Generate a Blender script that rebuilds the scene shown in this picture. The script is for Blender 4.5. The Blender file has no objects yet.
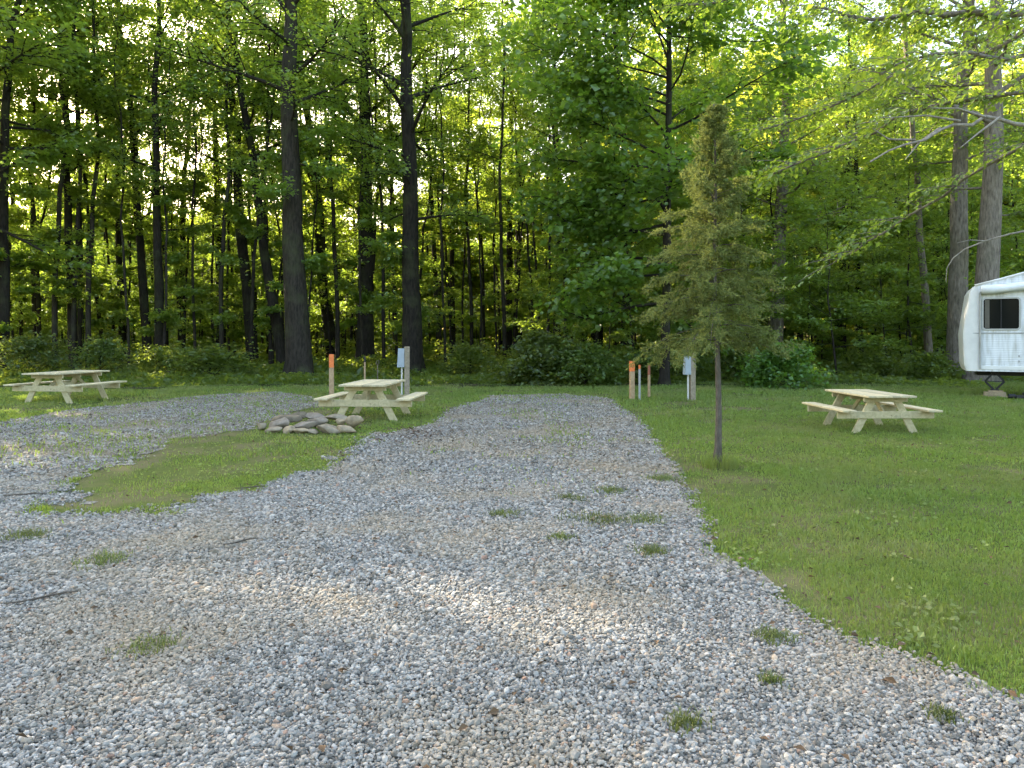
import bpy, math, random
import numpy as np
from mathutils import Vector, Matrix

scene = bpy.context.scene
COL = scene.collection
PI = math.pi
F, Y0, CAMH = 745.0, 338.0, 1.6           # focal length in pixels, horizon row, eye height

def gx(px, Y): return (px - 512.0) / F * Y
def gnd(px, py):
    Y = CAMH * F / (py - Y0)
    return ((px - 512.0) / F * Y, Y)
def zat(py, Y): return CAMH - (py - Y0) / F * Y

SUN_EL, SUN_AZ = math.radians(27), math.atan2(0.77, -0.64)     # azimuth measured from +X
SUN = np.array([math.cos(SUN_EL) * math.cos(SUN_AZ), math.cos(SUN_EL) * math.sin(SUN_AZ), math.sin(SUN_EL)])

# ------------------------------------------------------------------ mesh helpers
def make_mesh(name, V, loops, totals, mats, midx=None, smooth=False):
    V = np.asarray(V, np.float32).reshape(-1, 3)
    loops = np.asarray(loops, np.int32).ravel(); totals = np.asarray(totals, np.int32).ravel()
    me = bpy.data.meshes.new(name)
    me.vertices.add(len(V)); me.vertices.foreach_set('co', V.ravel())
    me.loops.add(len(loops)); me.loops.foreach_set('vertex_index', loops)
    me.polygons.add(len(totals))
    st = np.zeros(len(totals), np.int32); st[1:] = np.cumsum(totals)[:-1]
    me.polygons.foreach_set('loop_start', st)
    for m in (mats if isinstance(mats, (list, tuple)) else [mats]): me.materials.append(m)
    if midx is not None: me.polygons.foreach_set('material_index', np.asarray(midx, np.int32))
    me.polygons.foreach_set('use_smooth', np.full(len(totals), bool(smooth)))
    me.update(calc_edges=True)
    return me

class Geo:
    """collects arrays of vertices and faces for one mesh"""
    def __init__(s): s.V, s.L, s.T, s.M, s.n = [], [], [], [], 0
    def add(s, V, faces, m=0):
        V = np.asarray(V, float).reshape(-1, 3)
        for f in faces:
            s.L.append(np.asarray(f) + s.n); s.T.append([len(f)]); s.M.append([m])
        s.V.append(V); s.n += len(V)
    def add_arr(s, V, F_, m=0):
        V = np.asarray(V, float).reshape(-1, 3); F_ = np.asarray(F_)
        s.L.append((F_ + s.n).ravel()); s.T.append(np.full(len(F_), F_.shape[1])); s.M.append(np.full(len(F_), m))
        s.V.append(V); s.n += len(V)
    def box(s, c, d, R=None, m=0, ch=0.0):
        x, y, z = [v / 2 for v in d]
        if ch > 0:
            b = bm_box(d, ch); V, fs = b
        else:
            V = np.array([(-x,-y,-z),(x,-y,-z),(x,y,-z),(-x,y,-z),(-x,-y,z),(x,-y,z),(x,y,z),(-x,y,z)])
            fs = [(3,2,1,0),(4,5,6,7),(0,1,5,4),(1,2,6,5),(2,3,7,6),(3,0,4,7)]
        if R is not None: V = V @ np.array(R.to_3x3()).T
        s.add(V + np.array(c), fs, m)
    def bar(s, a, b, w, t, side=(0, 1, 0), m=0, ch=0.004):
        a, b = Vector(a), Vector(b); d = (b - a); L = d.length; d.normalize()
        sd = Vector(side); u = (sd - d * sd.dot(d)).normalized(); v = d.cross(u)
        R = Matrix((v, u, d)).transposed()
        s.box((a + b) / 2, (w, t, L), R, m, ch)
    def tube(s, P, r, sides=8, m=0, cap=True):
        V, Fq = tube(P, r, sides); n0 = s.n
        s.add_arr(V, Fq, m)
        if cap:
            k = len(P)
            s.L.append(np.arange(sides)[::-1] + n0); s.T.append([sides]); s.M.append([m])
            s.L.append(np.arange(sides) + n0 + (k - 1) * sides); s.T.append([sides]); s.M.append([m])
    def mesh(s, name, mats, smooth=False):
        return make_mesh(name, np.concatenate(s.V), np.concatenate([np.ravel(x) for x in s.L]),
                         np.concatenate([np.ravel(x) for x in s.T]), mats,
                         np.concatenate([np.ravel(x) for x in s.M]), smooth)
    def obj(s, name, mats, parent=None, smooth=False):
        return link(name, s.mesh(name, mats, smooth), parent)

def bm_box(d, ch):
    """chamfered box: 24 verts"""
    import bmesh
    bm = bmesh.new(); bmesh.ops.create_cube(bm, size=1)
    for v in bm.verts: v.co = Vector((v.co.x * d[0], v.co.y * d[1], v.co.z * d[2]))
    bmesh.ops.bevel(bm, geom=bm.edges[:], offset=min(ch, min(d) * .3), segments=1, affect='EDGES')
    bm.verts.index_update()
    V = np.array([v.co[:] for v in bm.verts]); fs = [[v.index for v in f.verts] for f in bm.faces]
    bm.free(); return V, fs

def tube(P, r, sides=8):
    P = np.asarray(P, float); r = np.broadcast_to(np.asarray(r, float), (len(P),))
    T = np.gradient(P, axis=0); T /= np.linalg.norm(T, axis=1)[:, None] + 1e-9
    ref = np.array([1., 0, 0]) if abs(T[:, 0]).mean() < .75 else np.array([0, 1., 0])
    U = np.cross(T, ref); U /= np.linalg.norm(U, axis=1)[:, None] + 1e-9
    W = np.cross(T, U)
    a = np.arange(sides) / sides * 2 * PI
    V = P[:, None] + r[:, None, None] * (np.cos(a)[None, :, None] * U[:, None] + np.sin(a)[None, :, None] * W[:, None])
    k = len(P); i, j = np.meshgrid(np.arange(k - 1), np.arange(sides), indexing='ij'); j2 = (j + 1) % sides
    Fq = np.stack([i * sides + j, i * sides + j2, (i + 1) * sides + j2, (i + 1) * sides + j], -1).reshape(-1, 4)
    return V.reshape(-1, 3), Fq

def link(name, data, parent=None):
    o = bpy.data.objects.new(name, data); COL.objects.link(o)
    if parent is not None: o.parent = parent
    return o
def tag(o, label=None, cat=None, group=None, kind=None):
    if label: o['label'] = label
    if cat: o['category'] = cat
    if group: o['group'] = group
    if kind: o['kind'] = kind
    return o
def thing(name, label, cat, loc=(0, 0, 0), rz=0, group=None):
    o = bpy.data.objects.new(name, None); COL.objects.link(o)
    o.location = loc; o.rotation_euler = (0, 0, rz); o.empty_display_size = .2
    return tag(o, label, cat, group)
def copy_thing(o, loc, rz=0, sc=1.0, label=None):
    c = o.copy(); COL.objects.link(c); c.location = loc; c.rotation_euler = (0, 0, rz); c.scale = (sc,) * 3 if not isinstance(sc, tuple) else sc
    if label: c['label'] = label
    for ch in list(o.children):
        d = ch.copy(); COL.objects.link(d); d.parent = c
        for g in list(ch.children):
            e = g.copy(); COL.objects.link(e); e.parent = d
    return c

# ------------------------------------------------------------------ noise
def _hash(i, j, seed):
    n = (i.astype(np.int64) * 374761393 + j.astype(np.int64) * 668265263 + seed * 974711) & 0x7fffffff
    n = ((n ^ (n >> 13)) * 1274126177) & 0x7fffffff
    n = n ^ (n >> 16)
    return (n & 0xffff) / 65535.0
def vnoise(x, y, s, seed=0):
    x = np.asarray(x, float) / s; y = np.asarray(y, float) / s
    i, j = np.floor(x), np.floor(y); fx, fy = x - i, y - j
    fx = fx * fx * (3 - 2 * fx); fy = fy * fy * (3 - 2 * fy)
    a, b = _hash(i, j, seed), _hash(i + 1, j, seed); c, d = _hash(i, j + 1, seed), _hash(i + 1, j + 1, seed)
    return (a * (1 - fx) + b * fx) * (1 - fy) + (c * (1 - fx) + d * fx) * fy
def fbm(x, y, s, seed=0):
    return .55 * vnoise(x, y, s, seed) + .3 * vnoise(x, y, s / 2.1, seed + 7) + .15 * vnoise(x, y, s / 4.3, seed + 13)
def inpoly(x, y, poly):
    x, y = np.asarray(x), np.asarray(y); r = np.zeros(x.shape, bool); n = len(poly)
    for k in range(n):
        x1, y1 = poly[k]; x2, y2 = poly[(k + 1) % n]
        if y1 == y2: continue
        c = ((y1 > y) != (y2 > y)) & (x < (x2 - x1) * (y - y1) / (y2 - y1) + x1)
        r ^= c
    return r

# ------------------------------------------------------------------ materials
def new_mat(name):
    m = bpy.data.materials.new(name); m.use_nodes = True
    nt = m.node_tree; nt.nodes.clear()
    out = nt.nodes.new('ShaderNodeOutputMaterial')
    return m, nt, out
class N:
    def __init__(s, nt): s.nt = nt
    def __call__(s, t, **kw):
        n = s.nt.nodes.new(t)
        for k, v in kw.items():
            if k.startswith('i_'):
                key = k[2:]; n.inputs[int(key) if key.isdigit() else key.replace('_', ' ')].default_value = v
            else: setattr(n, k, v)
        return n
    def l(s, a, b): s.nt.links.new(a, b)
    def ramp(s, fac, stops, interp='LINEAR'):
        r = s.nt.nodes.new('ShaderNodeValToRGB'); r.color_ramp.interpolation = interp
        el = r.color_ramp.elements
        while len(el) < len(stops): el.new(.5)
        for e, (p, c) in zip(el, stops): e.position = p; e.color = (*c, 1)
        s.l(fac, r.inputs[0]); return r.outputs[0]
    def noise(s, scale, detail=4, vec=None, rough=.55):
        n = s.nt.nodes.new('ShaderNodeTexNoise'); n.inputs['Scale'].default_value = scale
        n.inputs['Detail'].default_value = detail; n.inputs['Roughness'].default_value = rough
        if vec is not None: s.l(vec, n.inputs['Vector'])
        return n.outputs['Fac']
    def mix(s, fac, a, b, mode='MIX'):
        m = s.nt.nodes.new('ShaderNodeMix'); m.data_type = 'RGBA'; m.blend_type = mode
        if isinstance(fac, float): m.inputs[0].default_value = fac
        else: s.l(fac, m.inputs[0])
        for k, v in ((6, a), (7, b)):
            if isinstance(v, tuple): m.inputs[k].default_value = (*v, 1)
            else: s.l(v, m.inputs[k])
        return m.outputs[2]

def leaf_mat(name, dark, light, trans, tmix=.45, gloss=.06, obj_var=.25, rough=.45, patch=False):
    m, nt, out = new_mat(name); n = N(nt)
    geo = n('ShaderNodeNewGeometry'); oi = n('ShaderNodeObjectInfo')
    c = n.ramp(geo.outputs['Random Per Island'], [(0, dark), (.75, light), (1, tuple(min(1, a * 1.25) for a in light))])
    if patch:
        tc = n('ShaderNodeTexCoord')
        c = n.mix(n.ramp(n.noise(.55, 5, tc.outputs['Object'], .65), [(.46, (0, 0, 0)), (.62, (.85, .85, .85))]), c, (.225, .235, .085))
        c = n.mix(n.ramp(n.noise(.8, 4, tc.outputs['Generated'] if False else tc.outputs['Object'], .7), [(.34, (.7, .7, .7)), (.48, (0, 0, 0))]), c, (.075, .125, .03))
    hv = n('ShaderNodeHueSaturation'); hv.inputs['Fac'].default_value = 1
    mr = n('ShaderNodeMapRange'); mr.inputs['To Min'].default_value = 1 - obj_var; mr.inputs['To Max'].default_value = 1 + obj_var
    n.l(oi.outputs['Random'], mr.inputs[0]); n.l(mr.outputs[0], hv.inputs['Value'])
    mh = n('ShaderNodeMapRange'); mh.inputs['To Min'].default_value = .485; mh.inputs['To Max'].default_value = .51
    n.l(oi.outputs['Random'], mh.inputs[0]); n.l(mh.outputs[0], hv.inputs['Hue'])
    n.l(c, hv.inputs['Color'])
    d = n('ShaderNodeBsdfDiffuse'); n.l(hv.outputs[0], d.inputs[0])
    t = n('ShaderNodeBsdfTranslucent'); t.inputs[0].default_value = (*trans, 1)
    a = n('ShaderNodeMixShader'); a.inputs[0].default_value = tmix
    n.l(d.outputs[0], a.inputs[1]); n.l(t.outputs[0], a.inputs[2])
    g = n('ShaderNodeBsdfGlossy'); g.inputs['Roughness'].default_value = rough; g.inputs[0].default_value = (.8, .85, .8, 1)
    b = n('ShaderNodeMixShader'); b.inputs[0].default_value = gloss
    n.l(a.outputs[0], b.inputs[1]); n.l(g.outputs[0], b.inputs[2])
    n.l(b.outputs[0], out.inputs[0])
    return m

def bark_mat(name, a, b, moss=.25, scale=6.0):
    m, nt, out = new_mat(name); n = N(nt)
    tc = n('ShaderNodeTexCoord'); mp = n('ShaderNodeMapping'); mp.inputs['Scale'].default_value = (1, 1, .24)
    n.l(tc.outputs['Object'], mp.inputs[0])
    f = n.noise(scale * 2.2, 6, mp.outputs[0], .65)
    c = n.ramp(f, [(.3, a), (.7, b)])
    big = n.noise(1.1, 4, tc.outputs['Object'])
    mg = n.ramp(big, [(.5, (0, 0, 0)), (.68, (moss, moss, moss))])
    c = n.mix(mg, c, (.07, .085, .035))
    p = n('ShaderNodeBsdfPrincipled'); p.inputs['Roughness'].default_value = .9; p.inputs['Specular IOR Level'].default_value = .2
    n.l(c, p.inputs[0])
    bp = n('ShaderNodeBump'); bp.inputs['Strength'].default_value = .9; bp.inputs['Distance'].default_value = .04
    n.l(f, bp.inputs['Height']); n.l(bp.outputs[0], p.inputs['Normal'])
    n.l(p.outputs[0], out.inputs[0])
    return m

def wood_mat(name, a, b, dirt=(.2, .2, .14), rough=.75):
    m, nt, out = new_mat(name); n = N(nt)
    tc = n('ShaderNodeTexCoord'); mp = n('ShaderNodeMapping'); mp.inputs['Scale'].default_value = (1, 1, 1)
    n.l(tc.outputs['Object'], mp.inputs[0])
    geo = n('ShaderNodeNewGeometry')
    wv = n('ShaderNodeTexNoise'); wv.inputs['Scale'].default_value = 9; wv.inputs['Detail'].default_value = 6; wv.inputs['Distortion'].default_value = 1.5
    n.l(mp.outputs[0], wv.inputs['Vector'])
    c = n.ramp(wv.outputs['Fac'], [(.3, a), (.7, b)])
    isl = n.ramp(geo.outputs['Random Per Island'], [(0, (.68, .68, .67)), (.5, (.95, .94, .92)), (1, (1.1, 1.06, 1.0))])
    c = n.mix(1.0, c, isl, 'MULTIPLY')
    sp = n.noise(3.0, 5, tc.outputs['Object'])
    c = n.mix(n.ramp(sp, [(.56, (0, 0, 0)), (.74, (.5, .5, .5))]), c, dirt)
    kn = n('ShaderNodeTexVoronoi'); kn.inputs['Scale'].default_value = 5
    n.l(tc.outputs['Object'], kn.inputs['Vector'])
    c = n.mix(n.ramp(kn.outputs['Distance'], [(.05, (.6, .6, .6)), (.11, (0, 0, 0))]), c, (.16, .11, .06))
    p = n('ShaderNodeBsdfPrincipled'); p.inputs['Roughness'].default_value = rough; p.inputs['Specular IOR Level'].default_value = .25
    n.l(c, p.inputs[0])
    bp = n('ShaderNodeBump'); bp.inputs['Strength'].default_value = .25; bp.inputs['Distance'].default_value = .004
    n.l(wv.outputs['Fac'], bp.inputs['Height']); n.l(bp.outputs[0], p.inputs['Normal'])
    n.l(p.outputs[0], out.inputs[0]); return m

def plain_mat(name, c, rough=.5, metal=0, var=.12, scale=8, spec=.4, bump=0):
    m, nt, out = new_mat(name); n = N(nt)
    tc = n('ShaderNodeTexCoord'); f = n.noise(scale, 5, tc.outputs['Object'])
    col = n.ramp(f, [(.3, tuple(v * (1 - var) for v in c)), (.7, tuple(min(1, v * (1 + var)) for v in c))])
    p = n('ShaderNodeBsdfPrincipled'); p.inputs['Roughness'].default_value = rough; p.inputs['Metallic'].default_value = metal
    p.inputs['Specular IOR Level'].default_value = spec
    n.l(col, p.inputs[0])
    if bump:
        bp = n('ShaderNodeBump'); bp.inputs['Strength'].default_value = .6; bp.inputs['Distance'].default_value = bump
        n.l(f, bp.inputs['Height']); n.l(bp.outputs[0], p.inputs['Normal'])
    n.l(p.outputs[0], out.inputs[0]); return m

def siding_mat(name, c):
    m, nt, out = new_mat(name); n = N(nt)
    tc = n('ShaderNodeTexCoord')
    wv = n('ShaderNodeTexWave'); wv.wave_type = 'BANDS'; wv.bands_direction = 'Z'; wv.inputs['Scale'].default_value = 6.5; wv.inputs['Distortion'].default_value = 0
    n.l(tc.outputs['Object'], wv.inputs['Vector'])
    mp = n('ShaderNodeMapping'); mp.inputs['Scale'].default_value = (5, 5, .6); n.l(tc.outputs['Object'], mp.inputs[0])
    f = n.noise(2.2, 6, mp.outputs[0])
    col = n.ramp(f, [(.32, tuple(v * f_ for v, f_ in zip(c, (.66, .65, .60)))), (.5, tuple(v * .9 for v in c)), (.62, c)])
    p = n('ShaderNodeBsdfPrincipled'); p.inputs['Roughness'].default_value = .42
    n.l(col, p.inputs[0])
    bp = n('ShaderNodeBump'); bp.inputs['Strength'].default_value = .6; bp.inputs['Distance'].default_value = .005
    n.l(wv.outputs['Fac'], bp.inputs['Height']); n.l(bp.outputs[0], p.inputs['Normal'])
    n.l(p.outputs[0], out.inputs[0]); return m

M = {}
M['leaf'] = leaf_mat('leaf_green', (.06, .105, .016), (.125, .195, .028), (.40, .55, .05), .55)
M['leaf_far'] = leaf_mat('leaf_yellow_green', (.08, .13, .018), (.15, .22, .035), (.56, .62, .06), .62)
M['leaf_maple'] = leaf_mat('leaf_deep_green', (.038, .095, .014), (.09, .185, .026), (.28, .46, .035), .48, .06, .05)
M['leaf_shrub'] = leaf_mat('leaf_shrub', (.035, .075, .014), (.085, .145, .024), (.28, .36, .03), .46)
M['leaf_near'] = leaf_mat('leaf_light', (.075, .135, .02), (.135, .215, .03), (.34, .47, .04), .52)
M['needle'] = leaf_mat('juniper_needle', (.065, .105, .028), (.17, .21, .06), (.26, .29, .07), .36, .02, .02)
M['grass'] = leaf_mat('grass_blade', (.085, .145, .026), (.20, .285, .058), (.30, .40, .052), .38, .04, .0, patch=True)
M['weed'] = leaf_mat('weed_blade', (.06, .085, .025), (.15, .18, .05), (.20, .24, .05), .35, .04, .3)
M['undergrowth'] = leaf_mat('leaf_undergrowth', (.05, .09, .014), (.11, .16, .025), (.32, .40, .04), .5, .04, 0)
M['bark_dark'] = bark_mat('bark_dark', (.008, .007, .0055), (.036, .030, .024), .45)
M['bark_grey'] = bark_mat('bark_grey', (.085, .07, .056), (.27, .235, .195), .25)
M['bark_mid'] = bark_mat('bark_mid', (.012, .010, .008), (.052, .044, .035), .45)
M['bark_juniper'] = bark_mat('bark_juniper', (.06, .05, .04), (.19, .165, .135), .2, 14)
M['bark_dead'] = bark_mat('bark_dead', (.16, .14, .12), (.36, .33, .28), .0)
M['pine'] = wood_mat('treated_pine', (.42, .37, .22), (.62, .55, .36))
M['pine_top'] = wood_mat('weathered_pine', (.48, .42, .27), (.64, .57, .39), (.33, .31, .22))
M['post'] = wood_mat('grey_post_wood', (.22, .18, .13), (.36, .31, .24))
M['box'] = plain_mat('grey_painted_metal', (.33, .38, .43), .45, 0, .08)
M['stake'] = wood_mat('stake_wood', (.33, .22, .13), (.50, .37, .23), (.2, .16, .1))
M['rod_pale'] = plain_mat('pale_rod', (.34, .35, .33), .7)
M['rod'] = plain_mat('rusty_rod', (.16, .12, .09), .8)
M['conduit'] = plain_mat('conduit', (.55, .55, .53), .5)
M['orange'] = plain_mat('orange_paint', (.75, .20, .055), .6, 0, .15, 20)
M['rust'] = plain_mat('rust_paint', (.28, .10, .06), .8)
M['black'] = plain_mat('black_metal', (.02, .02, .022), .5)
M['white'] = siding_mat('white_siding', (.78, .80, .82))
M['white_cap'] = plain_mat('white_fibreglass', (.74, .74, .72), .45, 0, .1, 3)
M['awning'] = plain_mat('awning_vinyl', (.76, .78, .80), .6, 0, .08, 5, bump=.01)
M['alu'] = plain_mat('aluminium', (.42, .43, .44), .4, .6)
M['glass'] = plain_mat('dark_glass', (.010, .012, .011), .08, 0, .1, 2, .12)
M['rubber'] = plain_mat('rubber', (.02, .02, .02), .85)
M['curtain'] = plain_mat('curtain', (.12, .11, .09), .9)
M['timber'] = wood_mat('timber_block', (.25, .20, .13), (.38, .31, .2))
M['dead_leaf'] = plain_mat('dead_leaf', (.12, .075, .04), .9, 0, .4, 3)
M['debris'] = plain_mat('bark_debris', (.11, .075, .055), .95, 0, .4, 5)
M['twig'] = plain_mat('twig_bark', (.09, .075, .06), .9)

def stone_mat(name, stops, fine=60, patch=True):
    m, nt, out = new_mat(name); n = N(nt)
    geo = n('ShaderNodeNewGeometry'); tc = n('ShaderNodeTexCoord')
    c = n.ramp(geo.outputs['Random Per Island'], stops)
    f = n.noise(fine, 4, tc.outputs['Object'])
    c = n.mix(1.0, c, n.ramp(f, [(.3, (.78, .78, .78)), (.7, (1.15, 1.15, 1.13))]), 'MULTIPLY')
    if patch:
        g = n.noise(.62, 5, tc.outputs['Object'])
        c = n.mix(n.ramp(g, [(.47, (0, 0, 0)), (.64, (.6, .6, .6))]), c, (.31, .25, .165))
    p = n('ShaderNodeBsdfPrincipled'); p.inputs['Roughness'].default_value = .85; p.inputs['Specular IOR Level'].default_value = .25
    n.l(c, p.inputs[0]); n.l(p.outputs[0], out.inputs[0]); return m
M['gravel'] = stone_mat('gravel_stone', [(0, (.095, .089, .077)), (.25, (.18, .171, .153)), (.55, (.26, .249, .225)), (.8, (.325, .311, .284)), (.93, (.43, .408, .37)), (.97, (.36, .28, .20)), (1, (.26, .165, .125))])
M['gravel_old'] = stone_mat('gravel_stone_tan', [(0, (.10, .085, .065)), (.3, (.18, .155, .12)), (.6, (.26, .23, .185)), (.85, (.34, .315, .27)), (1, (.42, .40, .36))])
M['rock'] = stone_mat('fieldstone', [(0, (.20, .18, .16)), (.4, (.31, .29, .27)), (.7, (.36, .33, .28)), (1, (.27, .25, .26))], 14, False)

def gravel_bed():
    m, nt, out = new_mat('gravel_bed'); n = N(nt)
    tc = n('ShaderNodeTexCoord')
    v = n('ShaderNodeTexVoronoi'); v.inputs['Scale'].default_value = 34; n.l(tc.outputs['Object'], v.inputs['Vector'])
    sp = n('ShaderNodeSeparateColor'); n.l(v.outputs['Color'], sp.inputs[0])
    c = n.ramp(sp.outputs[0], [(0, (.19, .18, .165)), (.5, (.27, .26, .245)), (1, (.38, .37, .35))])
    g = n.noise(.6, 5, tc.outputs['Object'])
    c = n.mix(n.ramp(g, [(.36, (0, 0, 0)), (.6, (.85, .85, .85))]), c, (.19, .155, .10))
    p = n('ShaderNodeBsdfPrincipled'); p.inputs['Roughness'].default_value = .95; p.inputs['Specular IOR Level'].default_value = .1
    n.l(c, p.inputs[0])
    bp = n('ShaderNodeBump'); bp.inputs['Strength'].default_value = 1; bp.inputs['Distance'].default_value = .02; bp.invert = True
    n.l(v.outputs['Distance'], bp.inputs['Height']); n.l(bp.outputs[0], p.inputs['Normal'])
    n.l(p.outputs[0], out.inputs[0]); return m
M['gravel_bed'] = gravel_bed()

def soil(name, a, b, c3, s1=.5, s2=9):
    m, nt, out = new_mat(name); n = N(nt)
    tc = n('ShaderNodeTexCoord')
    c = n.ramp(n.noise(s2, 6, tc.outputs['Object'], .7), [(.3, a), (.7, b)])
    c = n.mix(n.ramp(n.noise(s1, 5, tc.outputs['Object']), [(.45, (0, 0, 0)), (.6, (.8, .8, .8))]), c, c3)
    p = n('ShaderNodeBsdfPrincipled'); p.inputs['Roughness'].default_value = 1; p.inputs['Specular IOR Level'].default_value = .05
    n.l(c, p.inputs[0])
    bp = n('ShaderNodeBump'); bp.inputs['Strength'].default_value = .8; bp.inputs['Distance'].default_value = .03
    n.l(n.noise(40, 5, tc.outputs['Object']), bp.inputs['Height']); n.l(bp.outputs[0], p.inputs['Normal'])
    n.l(p.outputs[0], out.inputs[0]); return m
M['turf'] = soil('turf', (.075, .10, .026), (.125, .15, .042), (.16, .14, .075), 1.1)
M['fines'] = soil('fine_soil', (.15, .125, .09), (.24, .205, .155), (.19, .16, .11), 3)
M['litter'] = soil('leaf_litter', (.05, .042, .025), (.10, .085, .05), (.05, .075, .02))

# ------------------------------------------------------------------ ground layout
g = gnd
OUTER = [g(1024,697), g(920,665), g(830,635), g(770,600), g(735,566), g(714,548), g(702,525), g(692,500), g(674,470), g(660,450), g(640,422), g(612,399),
         g(560,394), g(490,396), g(452,410), g(425,426), g(385,434), g(345,425), g(320,412), g(318,398), g(278,392), g(200,396), g(130,404), g(60,412), g(0,422), (-14.5,13), (-16,8),
         (-14,-4), (10,-4), (7,.9), (4.2,1.9), (3.1,2.6)]
ISLAND = [g(372,432), g(340,458), g(280,482), g(200,507), g(110,519), g(66,517), g(45,507), g(60,491), g(100,469), g(180,441), g(240,429), g(262,421), g(300,409), g(335,404), g(372,415)]
def gravel_mask(x, y, amp=.13):
    x = np.asarray(x, float); y = np.asarray(y, float)
    k = amp * (.4 + np.clip(y, 0, 20) * .045)
    wx = x + (fbm(x, y, .9, 3) - .5) * 2 * k; wy = y + (fbm(x, y, .9, 21) - .5) * 2 * k
    fx = (fbm(x, y, .22, 91) - .5) * .30; fy = (fbm(x, y, .22, 92) - .5) * .30
    wx = wx + fx; wy = wy + fy
    return inpoly(wx, wy, OUTER) & ~inpoly(wx + fx * 1.5 + (vnoise(x, y, .5, 95) - .5) * .3, wy + fy * 1.5 + (vnoise(x, y, .5, 96) - .5) * .4, ISLAND)

rng = np.random.default_rng(11)
# ground: one sheet to the horizon
def sheet(name, xs, ys, zf, mat, mask=None):
    X, Yv = np.meshgrid(xs, ys, indexing='ij'); Z = zf(X, Yv)
    V = np.stack([X, Yv, Z], -1).reshape(-1, 3); nx, ny = len(xs), len(ys)
    i, j = np.meshgrid(np.arange(nx - 1), np.arange(ny - 1), indexing='ij')
    Fq = np.stack([i * ny + j, (i + 1) * ny + j, (i + 1) * ny + j + 1, i * ny + j + 1], -1).reshape(-1, 4)
    if mask is not None:
        cx = V[Fq].mean(1); Fq = Fq[mask(cx[:, 0], cx[:, 1])]
        used = np.unique(Fq); re = np.zeros(len(V), int); re[used] = np.arange(len(used)); V = V[used]; Fq = re[Fq]
    me = make_mesh(name, V, Fq.ravel(), np.full(len(Fq), 4), mat, None, True)
    return tag(link(name, me), kind='structure')
far = lambda a, b, n: np.linspace(a, b, n)
def relief(x, y):
    w = np.clip((np.hypot(x, y) - 26) / 20, 0, 1)
    return w * (fbm(x, y, 9, 5) - .5) * .7
sheet('ground', np.concatenate([far(-400, -80, 9)[:-1], far(-80, 80, 81), far(80, 400, 9)[1:]]),
      np.concatenate([far(-300, -40, 8)[:-1], far(-40, 100, 71), far(100, 500, 9)[1:]]), relief, M['turf'])
fl_edge = lambda x, y: y > 24.5 + (fbm(x, y, 3, 31) - .5) * 4 - .04 * np.maximum(0, -x - 8) * 2
sheet('forest_floor', far(-70, 70, 141), far(20, 90, 141), lambda x, y: relief(x, y) + .03 + .0 * x, M['litter'], fl_edge)
sheet('gravel_drive', far(-16, 10, 214), far(-4, 22.6, 218), lambda x, y: 0 * x + .006, M['gravel_bed'], lambda x, y: gravel_mask(x, y))

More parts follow.
